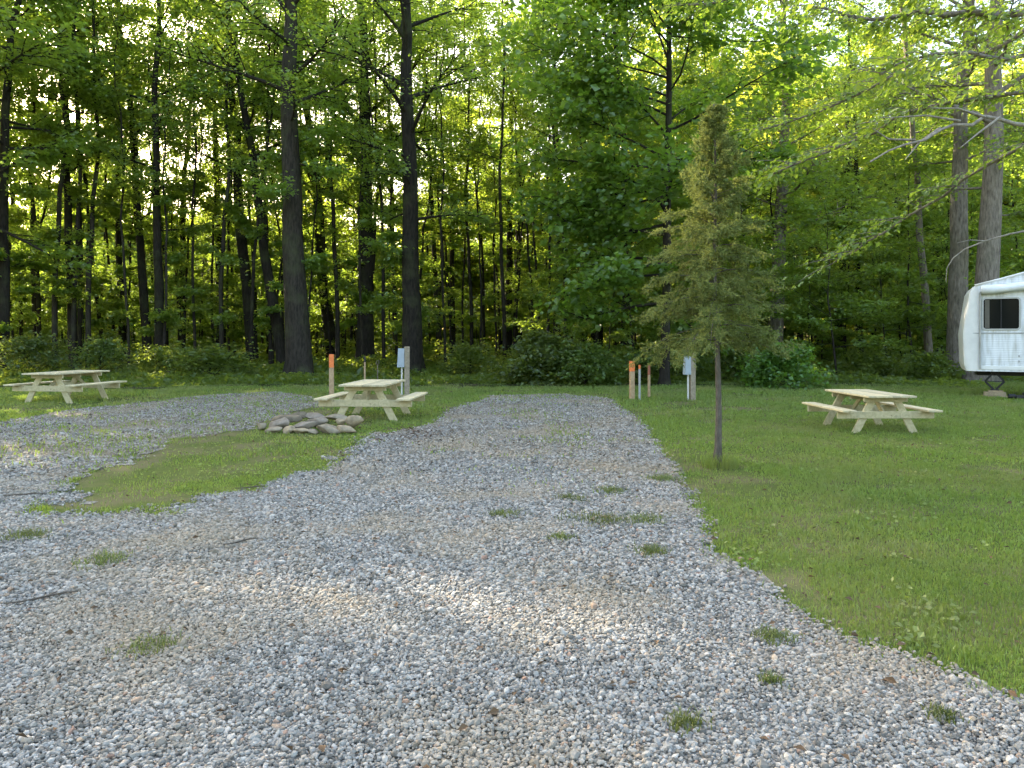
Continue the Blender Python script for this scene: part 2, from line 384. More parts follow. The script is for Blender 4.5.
# gravel stones
ICO_V = None
def ico():
    p = (1 + 5 ** .5) / 2
    v = np.array([(-1,p,0),(1,p,0),(-1,-p,0),(1,-p,0),(0,-1,p),(0,1,p),(0,-1,-p),(0,1,-p),(p,0,-1),(p,0,1),(-p,0,-1),(-p,0,1)], float)
    f = np.array([(0,11,5),(0,5,1),(0,1,7),(0,7,10),(0,10,11),(1,5,9),(5,11,4),(11,10,2),(10,7,6),(7,1,8),(3,9,4),(3,4,2),(3,2,6),(3,6,8),(3,8,9),(4,9,5),(2,4,11),(6,2,10),(8,6,7),(9,8,1)])
    return v / np.linalg.norm(v[0]), f
ICO = ico()
OCT = (np.array([(1,0,0),(0,1,0),(-1,0,0),(0,-1,0),(0,0,1),(0,0,-1)], float), np.array([(0,1,4),(1,2,4),(2,3,4),(3,0,4)]))
def scatter_stones(y0, y1, step, rad, tmpl, geo, which=None, keep=1.0, xr=None):
    hw = y1 * .74 + 1.0
    xs = np.arange(-hw if xr is None else xr[0], hw if xr is None else xr[1], step); ys = np.arange(y0, y1, step)
    X, Yv = np.meshgrid(xs, ys); X = X.ravel(); Yv = Yv.ravel()
    X = X + rng.uniform(-.5, .5, len(X)) * step; Yv = Yv + rng.uniform(-.5, .5, len(Yv)) * step
    thin = np.clip((Yv - 9) / 12, 0, 1) * .35 + np.clip((fbm(X, Yv, 1.6, 77) - .55) * 3, 0, .5) * np.clip((Yv - 5) / 8, .15, 1)
    old = np.clip((Yv - 8) / 2.5, 0, 1) * np.clip((-3.0 - X) / 1.0, 0, 1)
    old = np.maximum(old, np.clip((Yv - 9.5) / 5, 0, .95) * (.25 + 1.0 * vnoise(X, Yv, 1.3, 55)))
    thin = np.maximum(thin, old * (.35 + .5 * fbm(X, Yv, 1.2, 68)))
    wantold = rng.random(len(X)) < old * .85 + .04
    if which is not None: thin = np.where(wantold == (which == 1), thin, 2)
    ok = gravel_mask(X + rng.normal(0, .05, len(X)), Yv + rng.normal(0, .07, len(X))) & (np.abs(X) < Yv * .74 + 1.2) & (rng.random(len(X)) > thin) & (rng.random(len(X)) < keep)
    # a few stray stones outside the edge
    X, Yv = X[ok], Yv[ok]; n = len(X)
    tv, tf = tmpl; k = len(tv)
    s = rad * np.exp(rng.normal(0, .30, n))
    S = np.stack([s * rng.uniform(.85, 1.35, n), s * rng.uniform(.65, 1.0, n), s * rng.uniform(.4, .8, n)], -1)
    V = tv[None] * S[:, None] * rng.uniform(.78, 1.18, (n, k, 1))
    tl = rng.normal(0, .35, n); c, sn = np.cos(tl), np.sin(tl)
    V = np.stack([V[..., 0] * c[:, None] - V[..., 2] * sn[:, None], V[..., 1], V[..., 0] * sn[:, None] + V[..., 2] * c[:, None]], -1)
    a = rng.uniform(0, 2 * PI, n); c, sn = np.cos(a), np.sin(a)
    V = np.stack([V[..., 0] * c[:, None] - V[..., 1] * sn[:, None], V[..., 0] * sn[:, None] + V[..., 1] * c[:, None], V[..., 2]], -1)
    z = .006 + S[:, 2] * .35 + rng.uniform(0, .006, n) + (fbm(X, Yv, .5, 9) - .5) * .02
    V += np.stack([X, Yv, z], -1)[:, None]
    Fi = tf[None] + (np.arange(n) * k)[:, None, None]
    geo.add_arr(V.reshape(-1, 3), Fi.reshape(-1, 3))
G = Geo()
scatter_stones(1.7, 4.6, .0142, .0098, ICO, G)
scatter_stones(4.6, 8.5, .0195, .0130, ICO, G)
st_ = rng.bit_generator.state
scatter_stones(8.5, 22.4, .029, .0180, OCT, G, 0)
tag(G.obj('gravel', M['gravel']), 'crushed grey and white stone spread over the drive', 'gravel', kind='stuff')
G = Geo(); rng.bit_generator.state = st_; scatter_stones(8.5, 22.4, .029, .0180, OCT, G, 1)
tag(G.obj('old_gravel', M['gravel_old']), 'thin worn tan stone of the far and left drive', 'gravel', kind='stuff')

def leaves(P, D, Nn, s, wf=.36, fold=.06):
    D = D / (np.linalg.norm(D, axis=1)[:, None] + 1e-9); R = np.cross(D, Nn); R /= np.linalg.norm(R, axis=1)[:, None] + 1e-9
    U = np.cross(R, D); s = s[:, None]
    V = np.stack([P, P + D * .45 * s + R * wf * s + U * fold * s, P + D * s - U * .08 * s, P + D * .45 * s - R * wf * s + U * fold * s], 1)
    return V.reshape(-1, 3), np.arange(len(P) * 4).reshape(-1, 4)

# ------------------------------------------------------------------ grass
def blades(X, Yv, h, w, geo, Z=None, lean=.5, m=0):
    n = len(X); yaw = rng.uniform(0, 2 * PI, n); ld = rng.uniform(0, 2 * PI, n); lm = np.abs(rng.normal(0, lean, n)) * h
    bx, by = np.cos(yaw) * w / 2, np.sin(yaw) * w / 2; lx, ly = np.cos(ld) * lm, np.sin(ld) * lm
    Z = np.zeros(n) if Z is None else Z
    z0 = Z - .01
    p = [np.stack([X - bx, Yv - by, z0], -1), np.stack([X + bx, Yv + by, z0], -1),
         np.stack([X + bx * .8 + lx * .35, Yv + by * .8 + ly * .35, Z + h * .6], -1), np.stack([X - bx * .8 + lx * .35, Yv - by * .8 + ly * .35, Z + h * .6], -1),
         np.stack([X + lx, Yv + ly, Z + h], -1)]
    V = np.stack(p, 1); b = (np.arange(n) * 5)[:, None]
    n0 = geo.n
    geo.V.append(V.reshape(-1, 3)); geo.n += 5 * n
    geo.L.append((b + np.array([0, 1, 2, 3]) + n0).ravel()); geo.T.append(np.full(n, 4)); geo.M.append(np.full(n, m))
    geo.L.append((b + np.array([3, 2, 4]) + n0).ravel()); geo.T.append(np.full(n, 3)); geo.M.append(np.full(n, m))
def lawn_band(y0, y1, dens, h, w, geo):
    hw = y1 * .74 + 1.2; n = int((y1 - y0) * 2 * hw * dens)
    X = rng.uniform(-hw, hw, n); Yv = rng.uniform(y0, y1, n)
    ok = (np.abs(X) < Yv * .74 + 1.2) & ~gravel_mask(X + rng.standard_t(3, n) * .04, Yv + rng.standard_t(3, n) * .05)
    bare = fbm(X, Yv, 1.3, 41); ok &= rng.random(n) < np.clip(1.5 - np.clip(bare - .53, 0, 1) * 7.5, .15, 1)
    isl = inpoly(X, Yv, ISLAND); ok &= ~isl | (rng.random(n) < np.clip((fbm(X, Yv, .8, 43) - .26) * 3, .08, 1) * np.clip((X + 4.7) / 1.5, .1, 1))
    X, Yv = X[ok], Yv[ok]; n = len(X)
    hh = h * (0.3 + .8 * fbm(X, Yv, .7, 51) + .9 * np.clip(vnoise(X, Yv, .16, 52) - .45, 0, 1)) * rng.uniform(.5, 1.3, n)
    blades(X, Yv, hh, w * rng.uniform(.7, 1.4, n), geo)
G = Geo()
lawn_band(1.5, 5.5, 6500, .036, .0055, G)
lawn_band(5.5, 9.5, 3000, .040, .0085, G)
lawn_band(9.5, 15, 1200, .045, .014, G)
lawn_band(15, 27, 450, .065, .024, G)
n = 60000; Yv = rng.uniform(6, 22, n); X = (rng.random(n) * 2 - 1) * Yv * .74
cx_ = np.interp(Yv, [6, 9, 14, 22], [.55, .55, .6, .5])
pr = np.exp(-((X - cx_) / .6) ** 2) * .9 * np.clip((fbm(X, Yv, .9, 66) - .42) * 5, 0, 1) * np.clip((Yv - 7) / 5, 0, 1) + np.clip((fbm(X, Yv, 1.1, 67) - .62) * 5, 0, .8) * np.clip((Yv - 8) / 4, 0, 1) + np.where((X < -4) & (Yv > 9), .10 + .5 * np.clip((fbm(X, Yv, 1.2, 68) - .5) * 4, 0, 1), 0) + .45 * np.clip((Yv - 15) / 5, 0, 1) * vnoise(X, Yv, .6, 69)
ok = gravel_mask(X, Yv) & (rng.random(n) < pr); X, Yv = X[ok], Yv[ok]
blades(X, Yv, rng.uniform(.02, .06, len(X)), .006 + .0009 * Yv, G, np.full(len(X), .012))
tag(G.obj('grass', M['grass']), 'mown green grass of the lawn and verges', 'grass', kind='stuff')

n = 30000; Yv = 2.5 + 14 * rng.random(n) ** 1.2; X = (rng.random(n) * 2 - 1) * (Yv * .74 + .5)
ok = ~gravel_mask(X, Yv) & (vnoise(X, Yv, .35, 71) + .35 * vnoise(X, Yv, 1.7, 72) > .82); X, Yv = X[ok], Yv[ok]
P = np.stack([X, Yv, rng.uniform(.012, .045, len(X))], -1); D = rng.normal(0, 1, P.shape) * np.array([1, 1, .3]); Nn = np.array([0, 0, 1.]) + rng.normal(0, .35, P.shape)
V, Fq = leaves(P, D, Nn, rng.uniform(.018, .05, len(P)), .42); G = Geo(); G.add_arr(V, Fq)
tag(G.obj('clover', M['grass']), 'broad leaved clover and weeds in the mown lawn', 'clover', kind='stuff')
n = 1300; Yv = 2.2 + 20 * rng.random(n) ** 1.1; X = (rng.random(n) * 2 - 1) * (Yv * .74 + .5); P = np.stack([X, Yv, rng.uniform(.022, .04, n)], -1)
D = rng.normal(0, 1, P.shape) * np.array([1, 1, .35]); Nn = np.array([0, 0, 1.]) + rng.normal(0, .5, P.shape)
V, Fq = leaves(P, D, Nn, rng.uniform(.02, .055, n), .3, .15); G = Geo(); G.add_arr(V, Fq)
tag(G.obj('fallen_leaves', M['dead_leaf']), 'small dry brown leaves scattered over the gravel and lawn', 'fallen leaves', kind='stuff')

bx_, by_ = gnd(414, 435); n = 420; n = 230; X = bx_ + rng.normal(0, .34, n); Yv = by_ + rng.normal(0, .55, n)
P = np.stack([X, Yv, rng.uniform(.02, .035, n)], -1); D = rng.normal(0, 1, P.shape) * np.array([1, 1, .2]); Nn = np.array([0, 0, 1.]) + rng.normal(0, .4, P.shape)
V, Fq = leaves(P, D, Nn, rng.uniform(.03, .08, n), .25, .1); G = Geo(); G.add_arr(V, Fq)
tag(G.obj('bark_debris', M['debris']), 'dark brown bark debris on the drive in front of the centre table', 'debris', kind='stuff')

# weeds in the gravel, each a tuft
weed_spots = [(24,538,.16,'yellowish weed tuft in the gravel at the near left edge of the photo'), (108,563,.15,'broad weed patch in the gravel in front of the grass island'),
    (152,650,.13,'dark green weed tuft alone in the near left gravel'), (592,522,.24,'largest grass tuft growing in the middle of the drive'),
    (642,522,.17,'flat grass tuft just right of the largest tuft in the drive'), (612,493,.16,'grass tuft farther up the drive behind the largest one'),
    (505,516,.11,'small grass tuft in the drive left of the largest tuft'), (572,500,.13,'grass tuft up the drive left behind the largest one'),
    (560,540,.09,'tiny grass tuft just in front of the largest tuft in the drive'), (684,728,.07,'small bright weed at the bottom of the gravel right of centre'),
    (775,684,.05,'weed sprig in the gravel left of the lawn edge'), (655,553,.12,'thin grass tuft in the drive near the right lawn edge'),
    (942,720,.06,'weed sprig in the gravel at the bottom right corner'), (775,640,.10,'low grass spur reaching from the lawn into the gravel'), (660,480,.16,'wispy tuft up the drive beside the slim juniper')]
for px, py, r, lab in weed_spots:
    x, y = gnd(px, py); r *= 1.3; G = Geo(); n = int(90 + r * 1150)
    nc = 4 + int(r * 25); cc = np.clip(rng.normal(0, .22, (nc, 2)), -.32, .32) * r * np.array([1.35, .9]); ci = rng.integers(0, nc, n); cs = rng.uniform(.28, .45, nc)[ci] * r
    blades(cc[ci, 0] + rng.normal(0, 1, n) * cs, cc[ci, 1] + rng.normal(0, 1, n) * cs, rng.uniform(.015, .058, n) * (.7 + 1.6 * r), np.full(n, .006), G, np.full(n, .008), 1.2)
    aa = np.arange(14) / 14 * 2 * PI; rr_ = r * rng.uniform(.75, 1.15, 14)
    G.add(np.concatenate([np.stack([np.cos(aa) * rr_ * 1.2, np.sin(aa) * rr_ * .9, np.full(14, -.002)], -1), [(0, 0, .010)]]), [(k, (k + 1) % 14, 14) for k in range(14)], 1)
    o = G.obj('weed_tuft', [M['weed'], M['fines']]); o.location = (x, y, .004); tag(o, lab, 'weed', 'weeds growing in the gravel')

# ------------------------------------------------------------------ plants
SHAFTS = []      # gaps cut into the crowns so sun patches land on chosen spots (point, radius)
def shaft_keep(P):
    keep = np.ones(len(P), bool)
    for q, r in SHAFTS:
        d = P - np.array(q); t = d @ SUN; dist = np.linalg.norm(d - t[:, None] * SUN, axis=1)
        keep &= ~((dist < r * (.75 + .5 * fbm(P[:, 0], P[:, 2], 1.4, 3))) & (t > 3))
    return keep
xg, yg = gnd(330, 606)
for px, py, r in ((180, 583, .22), (235, 592, .3), (300, 603, .33), (365, 608, .4), (430, 614, .4), (510, 632, .3), (590, 640, .28), (700, 655, .3)):
    x, y = gnd(px, py); SHAFTS.append(((x, y, 0), r * .95))
SHAFTS += [((2.5, 9.24, 4.0), 1.2), ((2.4, 9.24, 3.0), .8), ((12.4, 20.3, 1.7), .9), ((15.2, 25.5, 3.4), 1.1), ((15.0, 25, 1.5), .6), ((15.6, 24, 4.5), .9), ((17, 23, 5), .8)]

def gen_plant(seed, H, r0, cb, spread, nb, nt, nl, ls, lean=(0, 0), elev=(.2, .9), shape='round', flare=.5, wander=.12, off=None,
              limbs=(), sides=9, flat=.35, leaf_tilt=.55, side_bias=None, top=1.0, wf=.36, jit=.2, cbmin_len=.3, evar=.28, epi=0, tw=(.26, .5)):
    """woody plant: returns (wood Geo, leaf Geo); lean = sideways shift of the trunk at height H"""
    r = np.random.default_rng(seed)
    zs = np.linspace(-.2, H * .98, 16); t = np.clip(zs / H, 0, 1)
    wx = np.cumsum(r.normal(0, wander * H / 60, 16)); wy = np.cumsum(r.normal(0, wander * H / 60, 16)); wx -= wx[0]; wy -= wy[0]
    TP = np.stack([lean[0] * t + wx * t, lean[1] * t + wy * t, zs], -1)
    TR = r0 * (1 - .82 * t ** 1.1) + r0 * flare * np.exp(-np.maximum(zs, 0) / (r0 * 1.6 + .05))
    W, Lf = Geo(), Geo()
    # finer rings near the ground for the root flare
    zz = np.unique(np.concatenate([np.array([-.2, -.02, .1, .25, .45, .8]) * max(.4, min(1, r0 * 4)), zs[2:]]))
    ip = lambda z, A: np.stack([np.interp(z, zs, A[:, k]) for k in range(3)], -1)
    t2 = np.clip(zz / H, 0, 1)
    RR = r0 * (1 - .82 * t2 ** 1.1) + r0 * flare * np.exp(-np.maximum(zz, 0) / (r0 * 1.1 + .03))
    V, Fq = tube(ip(zz, TP), RR, sides)
    if r0 > .15:
        nr = len(zz); ang = np.arange(sides) / sides * 2 * PI
        lob = 1 + .22 * np.sin(ang * 3 + r.uniform(0, 6))[None] * np.exp(-np.maximum(zz, 0) / .5)[:, None] + r.normal(0, .03, (nr, sides))
        C = ip(zz, TP)[:, None]; V = (C + (V.reshape(nr, sides, 3) - C) * lob[..., None]).reshape(-1, 3)
    W.add_arr(V, Fq)
    bl = []
    for i in range(nb):
        u = (i + r.random()) / nb
        h = cb + (H * top - cb) * u ** .9
        if shape == 'round': prof = math.sin(PI * (.12 + .82 * u)) ** .7
        elif shape == 'cone': prof = 1.0 - .85 * u
        else: prof = .55 + .45 * math.sin(PI * u)
        L = spread * prof * r.uniform(.65, 1.15) + .05
        az = i * 2.39996 + r.normal(0, .4)
        if side_bias is not None and r.random() < .55: az = side_bias + r.normal(0, .7)
        bl.append((h, az, L, elev[0] + (elev[1] - elev[0]) * u + r.normal(0, evar), min(.42 * np.interp(h, zs, TR), L * .022 + .004)))
    for q in range(epi): bl.append((r.uniform(1.8, cb + 1.5), r.uniform(0, 6.28), r.uniform(.7, 1.7), r.uniform(-.1, .5), .012))
    for (h, az, L, el, rad) in list(limbs): bl.append((h, az, L, el, rad))
    PP, DD, NN, SS = [], [], [], []
    for (h, az, L, el, rad) in bl:
        p0 = ip(np.array([h]), TP)[0]
        k = 6; s = np.linspace(0, 1, k)
        d = np.array([math.cos(az) * math.cos(el), math.sin(az) * math.cos(el), math.sin(el)])
        curve = p0 + d * (s * L)[:, None]
        curve[:, 2] += (s ** 2) * L * r.uniform(-.18, .12)
        pv = np.array([-math.sin(az), math.cos(az), 0]); curve += pv * (np.sin(s * 3 + r.uniform(0, 3)) - 0)[:, None] * L * .06 - pv * math.sin(0) * 0
        curve[0] = p0
        V, Fq = tube(curve, rad * (1 - .85 * s) + .002, 5 if rad < .06 else 7); W.add_arr(V, Fq)
        for q in range(nt):
            ts = cbmin_len + (1 - cbmin_len) * (q + r.random()) / nt if q else 1.0
            st = np.array([np.interp(ts, s, curve[:, c]) for c in range(3)])
            taz = az + r.choice([-1, 1]) * r.uniform(.4, 1.2) if q else az
            tl = (L * r.uniform(*tw) * (1.15 - ts * .5) + .12)
            td = np.array([math.cos(taz), math.sin(taz), r.normal(.10, .3)])
            e = st + td * tl
            mid = (st + e) / 2 + np.array([0, 0, tl * .06])
            V, Fq = tube(np.array([st, mid, e]), np.array([rad * .28, rad * .2, rad * .08]) + .002, 4); W.add_arr(V, Fq)
            m = max(3, int(nl * r.uniform(.6, 1.3)))
            w = r.random(m) ** .8
            pts = st + (e - st) * w[:, None] * 1.1 + r.normal(0, 1, (m, 3)) * np.array([jit, jit, jit * flat]) * max(tl, .25)
            lat = r.choice([-1, 1], m)[:, None] * np.array([-td[1], td[0], 0]) * .8 + td * .7 + r.normal(0, .35, (m, 3))
            lat[:, 2] -= .25
            nn = np.array([0, 0, 1.]) + r.normal(0, leaf_tilt, (m, 3))
            PP.append(pts); DD.append(lat); NN.append(nn); SS.append(ls * np.exp(r.normal(0, .25, m)))
    P, D, Nn, S = map(np.concatenate, (PP, DD, NN, SS))
    if off is not None:
        k = shaft_keep(P + np.array(off)); P, D, Nn, S = P[k], D[k], Nn[k], S[k]
    V, Fq = leaves(P, D, Nn, S, wf); Lf.add_arr(V, Fq)
    return W, Lf

def plant_thing(name, label, cat, loc, gl, bark, leafm, group=None, wood='trunk', crown='crown', rz=0):
    W, Lf = gl
    o = thing(name, label, cat, loc, rz, group)
    W.obj(wood, M[bark], o, True); Lf.obj(crown, M[leafm], o)
    return o

# named trees: base px, px at picture top, trunk width px, depth, bark, label
TREES = [
 (3, 2, 11, 31, 'bark_dark', 'dark trunk cut by the left edge of the photo'),
 (37, 28, 5, 38, 'bark_mid', 'thin trunk behind the left picnic table, near its left end'),
 (74, 50, 9, 34, 'bark_dark', 'dark leaning trunk right behind the left picnic table'),
 (79, 92, 5, 36, 'bark_mid', 'slim straight stem crossing the leaning trunk behind the left table'),
 (106, 60, 4, 38, 'bark_mid', 'thin sapling trunk leaning strongly left past the left table'),
 (123, 108, 7, 40, 'bark_mid', 'slender trunk above the right end of the left table'),
 (149, 120, 9, 37, 'bark_dark', 'left one of the dark trunk pair right of the left table'),
 (161, 156, 10, 34, 'bark_dark', 'straight dark trunk of the pair right of the left table'),
 (181, 187, 7, 42, 'bark_mid', 'slim trunk above the left end of the low edge shrub'),
 (223, 206, 9, 42, 'bark_dark', 'slender trunk rising behind the middle of the low edge shrub'),
 (254, 220, 12, 38, 'bark_dark', 'dark leaning trunk left of the massive trunk, two away'),
 (284, 228, 11, 35, 'bark_dark', 'leaning trunk touching the left side of the massive trunk'),
 (300, 281, 24, 29, 'bark_mid', 'most massive trunk with flared roots at the grass edge'),
 (334, 288, 12, 42, 'bark_dark', 'dark trunk leaning left between the massive and the forked tree'),
 (345, 318, 5, 46, 'bark_mid', 'thin stem just left of the forked tree'),
 (365, 372, 17, 38, 'bark_dark', 'forked tree with a long limb rising to the left behind the centre table'),
 (413, 406, 20, 31, 'bark_dark', 'thick straight dark trunk behind the grey electrical box'),
 (396, 386, 5, 44, 'bark_mid', 'thin stem between the forked tree and the thick straight trunk'),
 (440, 424, 6, 44, 'bark_mid', 'slender trunk first to the right of the thick straight trunk'),
 (453, 447, 6, 46, 'bark_mid', 'slender trunk second to the right of the thick straight trunk'),
 (508, 510, 8, 46, 'bark_dark', 'left trunk of the pair above the dark mound shrub'),
 (519, 514, 8, 48, 'bark_dark', 'right trunk of the pair above the dark mound shrub'),
 (559, 556, 5, 46, 'bark_dark', 'thin straight trunk above the right half of the mound shrub'),
 (583, 580, 9, 42, 'bark_dark', 'dark trunk right of the mound shrub, left of the close pair'),
 (597, 602, 12, 40, 'bark_dark', 'broad dark trunk behind the deep green maple'),
 (624, 640, 9, 36, 'bark_dark', 'dark trunk standing behind the orange topped stake by the drive'),
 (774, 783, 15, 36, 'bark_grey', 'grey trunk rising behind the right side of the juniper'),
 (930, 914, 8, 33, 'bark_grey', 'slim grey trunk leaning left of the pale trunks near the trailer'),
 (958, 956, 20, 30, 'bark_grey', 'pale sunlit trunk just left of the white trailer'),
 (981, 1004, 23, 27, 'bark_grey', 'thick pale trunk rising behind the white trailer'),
 (860, 850, 7, 44, 'bark_dark', 'dark slim trunk deep in the wood above the right picnic table'),
 (838, 842, 9, 46, 'bark_dark', 'shadowed trunk deep in the wood above the left end of the right table'),
]
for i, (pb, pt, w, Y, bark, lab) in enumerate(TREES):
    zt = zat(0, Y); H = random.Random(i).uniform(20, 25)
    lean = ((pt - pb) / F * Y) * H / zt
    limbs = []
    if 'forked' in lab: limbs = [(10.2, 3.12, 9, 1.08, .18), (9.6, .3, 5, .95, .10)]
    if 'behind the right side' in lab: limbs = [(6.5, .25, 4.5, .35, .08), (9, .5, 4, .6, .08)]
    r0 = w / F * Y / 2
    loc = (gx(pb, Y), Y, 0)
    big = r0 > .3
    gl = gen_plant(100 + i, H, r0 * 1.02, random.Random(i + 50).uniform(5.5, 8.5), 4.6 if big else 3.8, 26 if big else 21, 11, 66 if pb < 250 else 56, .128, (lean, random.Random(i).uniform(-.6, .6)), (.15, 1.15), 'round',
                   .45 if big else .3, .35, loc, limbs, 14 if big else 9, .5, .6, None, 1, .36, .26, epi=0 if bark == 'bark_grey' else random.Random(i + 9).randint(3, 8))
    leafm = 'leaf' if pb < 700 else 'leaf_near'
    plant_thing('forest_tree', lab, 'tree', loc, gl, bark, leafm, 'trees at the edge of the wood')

# deep green maple in front of the wood
loc = (gx(664, 25), 25, 0)
gl = gen_plant(301, 18, .17, 2.2, 4.4, 52, 12, 64, .19, (.7, 0), (.0, .9), 'round', .4, .2, loc, [], 10, .5, .6, PI, 1.0, .42, .26)
plant_thing('maple_tree', 'dense deep green maple behind the orange topped stake right of the drive', 'tree', loc, gl, 'bark_dark', 'leaf_maple')

# unseen trees added past the left side to shade the gravel
for i, (x, y) in enumerate(((-24, 23), (-28, 17), (-29, 27), (-33, 22), (-22, 30), (-33, 13), (-37, 29), (-31, 36), (-27, 35))):
    gl = gen_plant(400 + i, 23, .3, 4, 5.0, 36, 10, 60, .2, (0, 0), (.05, 1.0), 'round', .4, .3, (x, y, 0))
    plant_thing('forest_tree', 'unseen tall leafy tree added past the left edge for shade', 'tree', (x, y, 0), gl, 'bark_mid', 'leaf', 'unseen trees added past the left edge for shade')

# understory saplings: a few kinds, copied
protos = []
for i, (H, sp, nb, nl, cb) in enumerate(((9, 2.6, 24, 42, 1.6), (5.0, 2.0, 18, 42, .7), (12, 3.0, 28, 44, 2.4), (7.0, 2.8, 20, 44, 1.0), (10.5, 2.4, 26, 40, 3.0), (4.0, 1.7, 16, 40, .4))):
    lm = 'leaf_near' if i in (1, 3, 5) else 'leaf'
    gl = gen_plant(500 + i, H, .016 + .0045 * H, cb, sp, nb, 9, nl, .13, (random.Random(i).uniform(-.8, .8), 0), (.05, .8), 'tall', .2, .6, None, (), 6, .28, .45, None, 1, .36, .26)
    protos.append(plant_thing('understory_sapling', 'slender leafy sapling in the shade under the tall trees', 'sapling', (0, 0, 0), gl, 'bark_mid', lm, 'understory saplings along the wood'))
rr = random.Random(5); placed = set()
for i in range(118):
    px = -70 + 1180 * ((i * .61803) % 1.0)
    Y = rr.choice([rr.uniform(29, 34), rr.uniform(33, 42), rr.uniform(38, 50), rr.uniform(38, 50)])
    if px < 540:
        if i % 2 == 0 or (270 < px and i % 4 == 1): continue
        Y = max(Y + 4, rr.uniform(36, 50))
    if 280 < px < 312 and Y < 31: Y += 6
    if 920 < px < 1015 and Y < 33: Y += 7
    p = protos[i % 6]; loc = (gx(px, Y), Y, -.05); rz = rr.uniform(0, 6.28); sc = rr.uniform(.7, 1.15)
    if p.name not in placed: placed.add(p.name); p.location = loc; p.rotation_euler = (0, 0, rz); p.scale = (sc,) * 3
    else: copy_thing(p, loc, rz, sc)

sp_ = []
for i in range(4):
    gl = gen_plant(560 + i, 19 + i, (.055, .075, .09, .11)[i], 7.5 + i * .7, 2.6, 16, 9, 30, .13, (random.Random(i + 3).uniform(-2.2, 1.2), 0), (.3, 1.2), 'round', .25, .7, None, (), 7, .5, .6, None, 1, .36, .28, epi=5)
    sp_.append(plant_thing('slim_tree', 'slim dark trunk among the many thin trunks inside the wood', 'tree', (0, 0, -.1), gl, ('bark_dark', 'bark_mid')[i % 2], 'leaf', 'thin trunks inside the wood'))
rs = random.Random(21)
for i in range(104):
    px = -20 + (600 if i % 4 else 1080) * ((i * .61803 + .3) % 1.0); Y = rs.uniform(33, 50); loc = (gx(px, Y), Y, -.1); rz = rs.uniform(-.7, .7) + rs.choice([0, 0, PI]); sc = rs.uniform(.85, 1.15)
    if i < 4: sp_[i].location = loc; sp_[i].rotation_euler = (0, 0, rz)
    else: copy_thing(sp_[i % 4], loc, rz, sc)

# far trees, sunlit behind the wood
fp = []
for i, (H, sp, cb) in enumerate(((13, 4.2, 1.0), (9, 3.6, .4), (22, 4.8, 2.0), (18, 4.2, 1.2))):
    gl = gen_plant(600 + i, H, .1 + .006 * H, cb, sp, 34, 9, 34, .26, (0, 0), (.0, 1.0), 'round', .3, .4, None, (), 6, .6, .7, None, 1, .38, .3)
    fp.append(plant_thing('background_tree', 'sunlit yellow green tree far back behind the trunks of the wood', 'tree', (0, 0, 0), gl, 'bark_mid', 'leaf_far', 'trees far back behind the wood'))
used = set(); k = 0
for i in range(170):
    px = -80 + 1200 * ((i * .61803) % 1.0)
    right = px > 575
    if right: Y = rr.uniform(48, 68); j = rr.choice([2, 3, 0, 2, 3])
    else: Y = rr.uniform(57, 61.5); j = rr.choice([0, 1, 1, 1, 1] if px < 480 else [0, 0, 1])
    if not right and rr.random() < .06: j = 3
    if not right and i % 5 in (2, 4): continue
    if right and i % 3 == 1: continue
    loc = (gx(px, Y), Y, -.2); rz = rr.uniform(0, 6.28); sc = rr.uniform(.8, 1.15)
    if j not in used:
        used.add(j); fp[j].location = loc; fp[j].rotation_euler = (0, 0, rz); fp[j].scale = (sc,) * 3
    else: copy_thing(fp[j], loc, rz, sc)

# shrubs along the edge
def shrub(seed, H, sp, nb, nl, ls=.1, nt=6):
    return gen_plant(seed, H, .02, .05, sp, nb, nt, nl, ls, (0, 0), (.2, 1.2), 'cone', .2, .3, None, (), 5, .8, .8, None, .8, .36, .36, .2, .5)
def add_shrub(px, Y, H, sp, lab, seed, m='leaf_shrub', nb=40, nl=22, ls=.1, sc=(1, 1, 1)):
    o = plant_thing('shrub', lab, 'shrub', (gx(px, Y), Y, 0), shrub(seed, H, sp, nb, nl, ls), 'bark_mid', m, 'shrubs along the edge of the wood', 'stems', 'leaves')
    o.scale = sc; return o
add_shrub(540, 25.5, 1.75, 1.35, 'large dark mound shrub at the far end of the drive', 701, nb=70, nl=34, sc=(1.15, 1, 1))
add_shrub(585, 25, 1.2, 1.3, 'lower dark shrub at the right foot of the large mound shrub', 702, nb=60, nl=28)
add_shrub(210, 28, 1.35, 1.6, 'broad low shrub at the wood edge left of the massive trunk', 703, nb=46, nl=20, m='undergrowth', sc=(1.35, 1, .8))
add_shrub(170, 29, 1.1, 1.3, 'low shrub at the left shoulder of the broad low shrub', 704, m='undergrowth')
add_shrub(785, 24, 1.2, 1.2, 'bright green bush behind the juniper to its right', 705, m='leaf_maple', nb=55, nl=26, ls=.12)
add_shrub(745, 27, 1.1, 1.2, 'dark bush in the wood edge directly behind the juniper', 706)
add_shrub(30, 27.5, 1.6, 1.7, 'tall dark thicket bush behind the left picnic table', 707, nb=44, nl=20)
add_shrub(100, 28, 1.4, 1.6, 'dark thicket bush right behind the left picnic table', 708, nb=40, nl=17)
add_shrub(640, 26, 1.0, 1.2, 'low bush under the deep green maple', 709)
add_shrub(870, 29, .8, 1.2, 'low hedge like bush behind the right picnic table', 710, m='undergrowth')
add_shrub(930, 27.5, .9, 1.0, 'low bush between the right picnic table and the trailer', 711, m='undergrowth')
add_shrub(470, 31, 1.0, 1.4, 'small bush left of the large mound shrub', 712, m='undergrowth')
add_shrub(680, 29, 1.3, 1.3, 'bush behind the right electrical box post', 713)

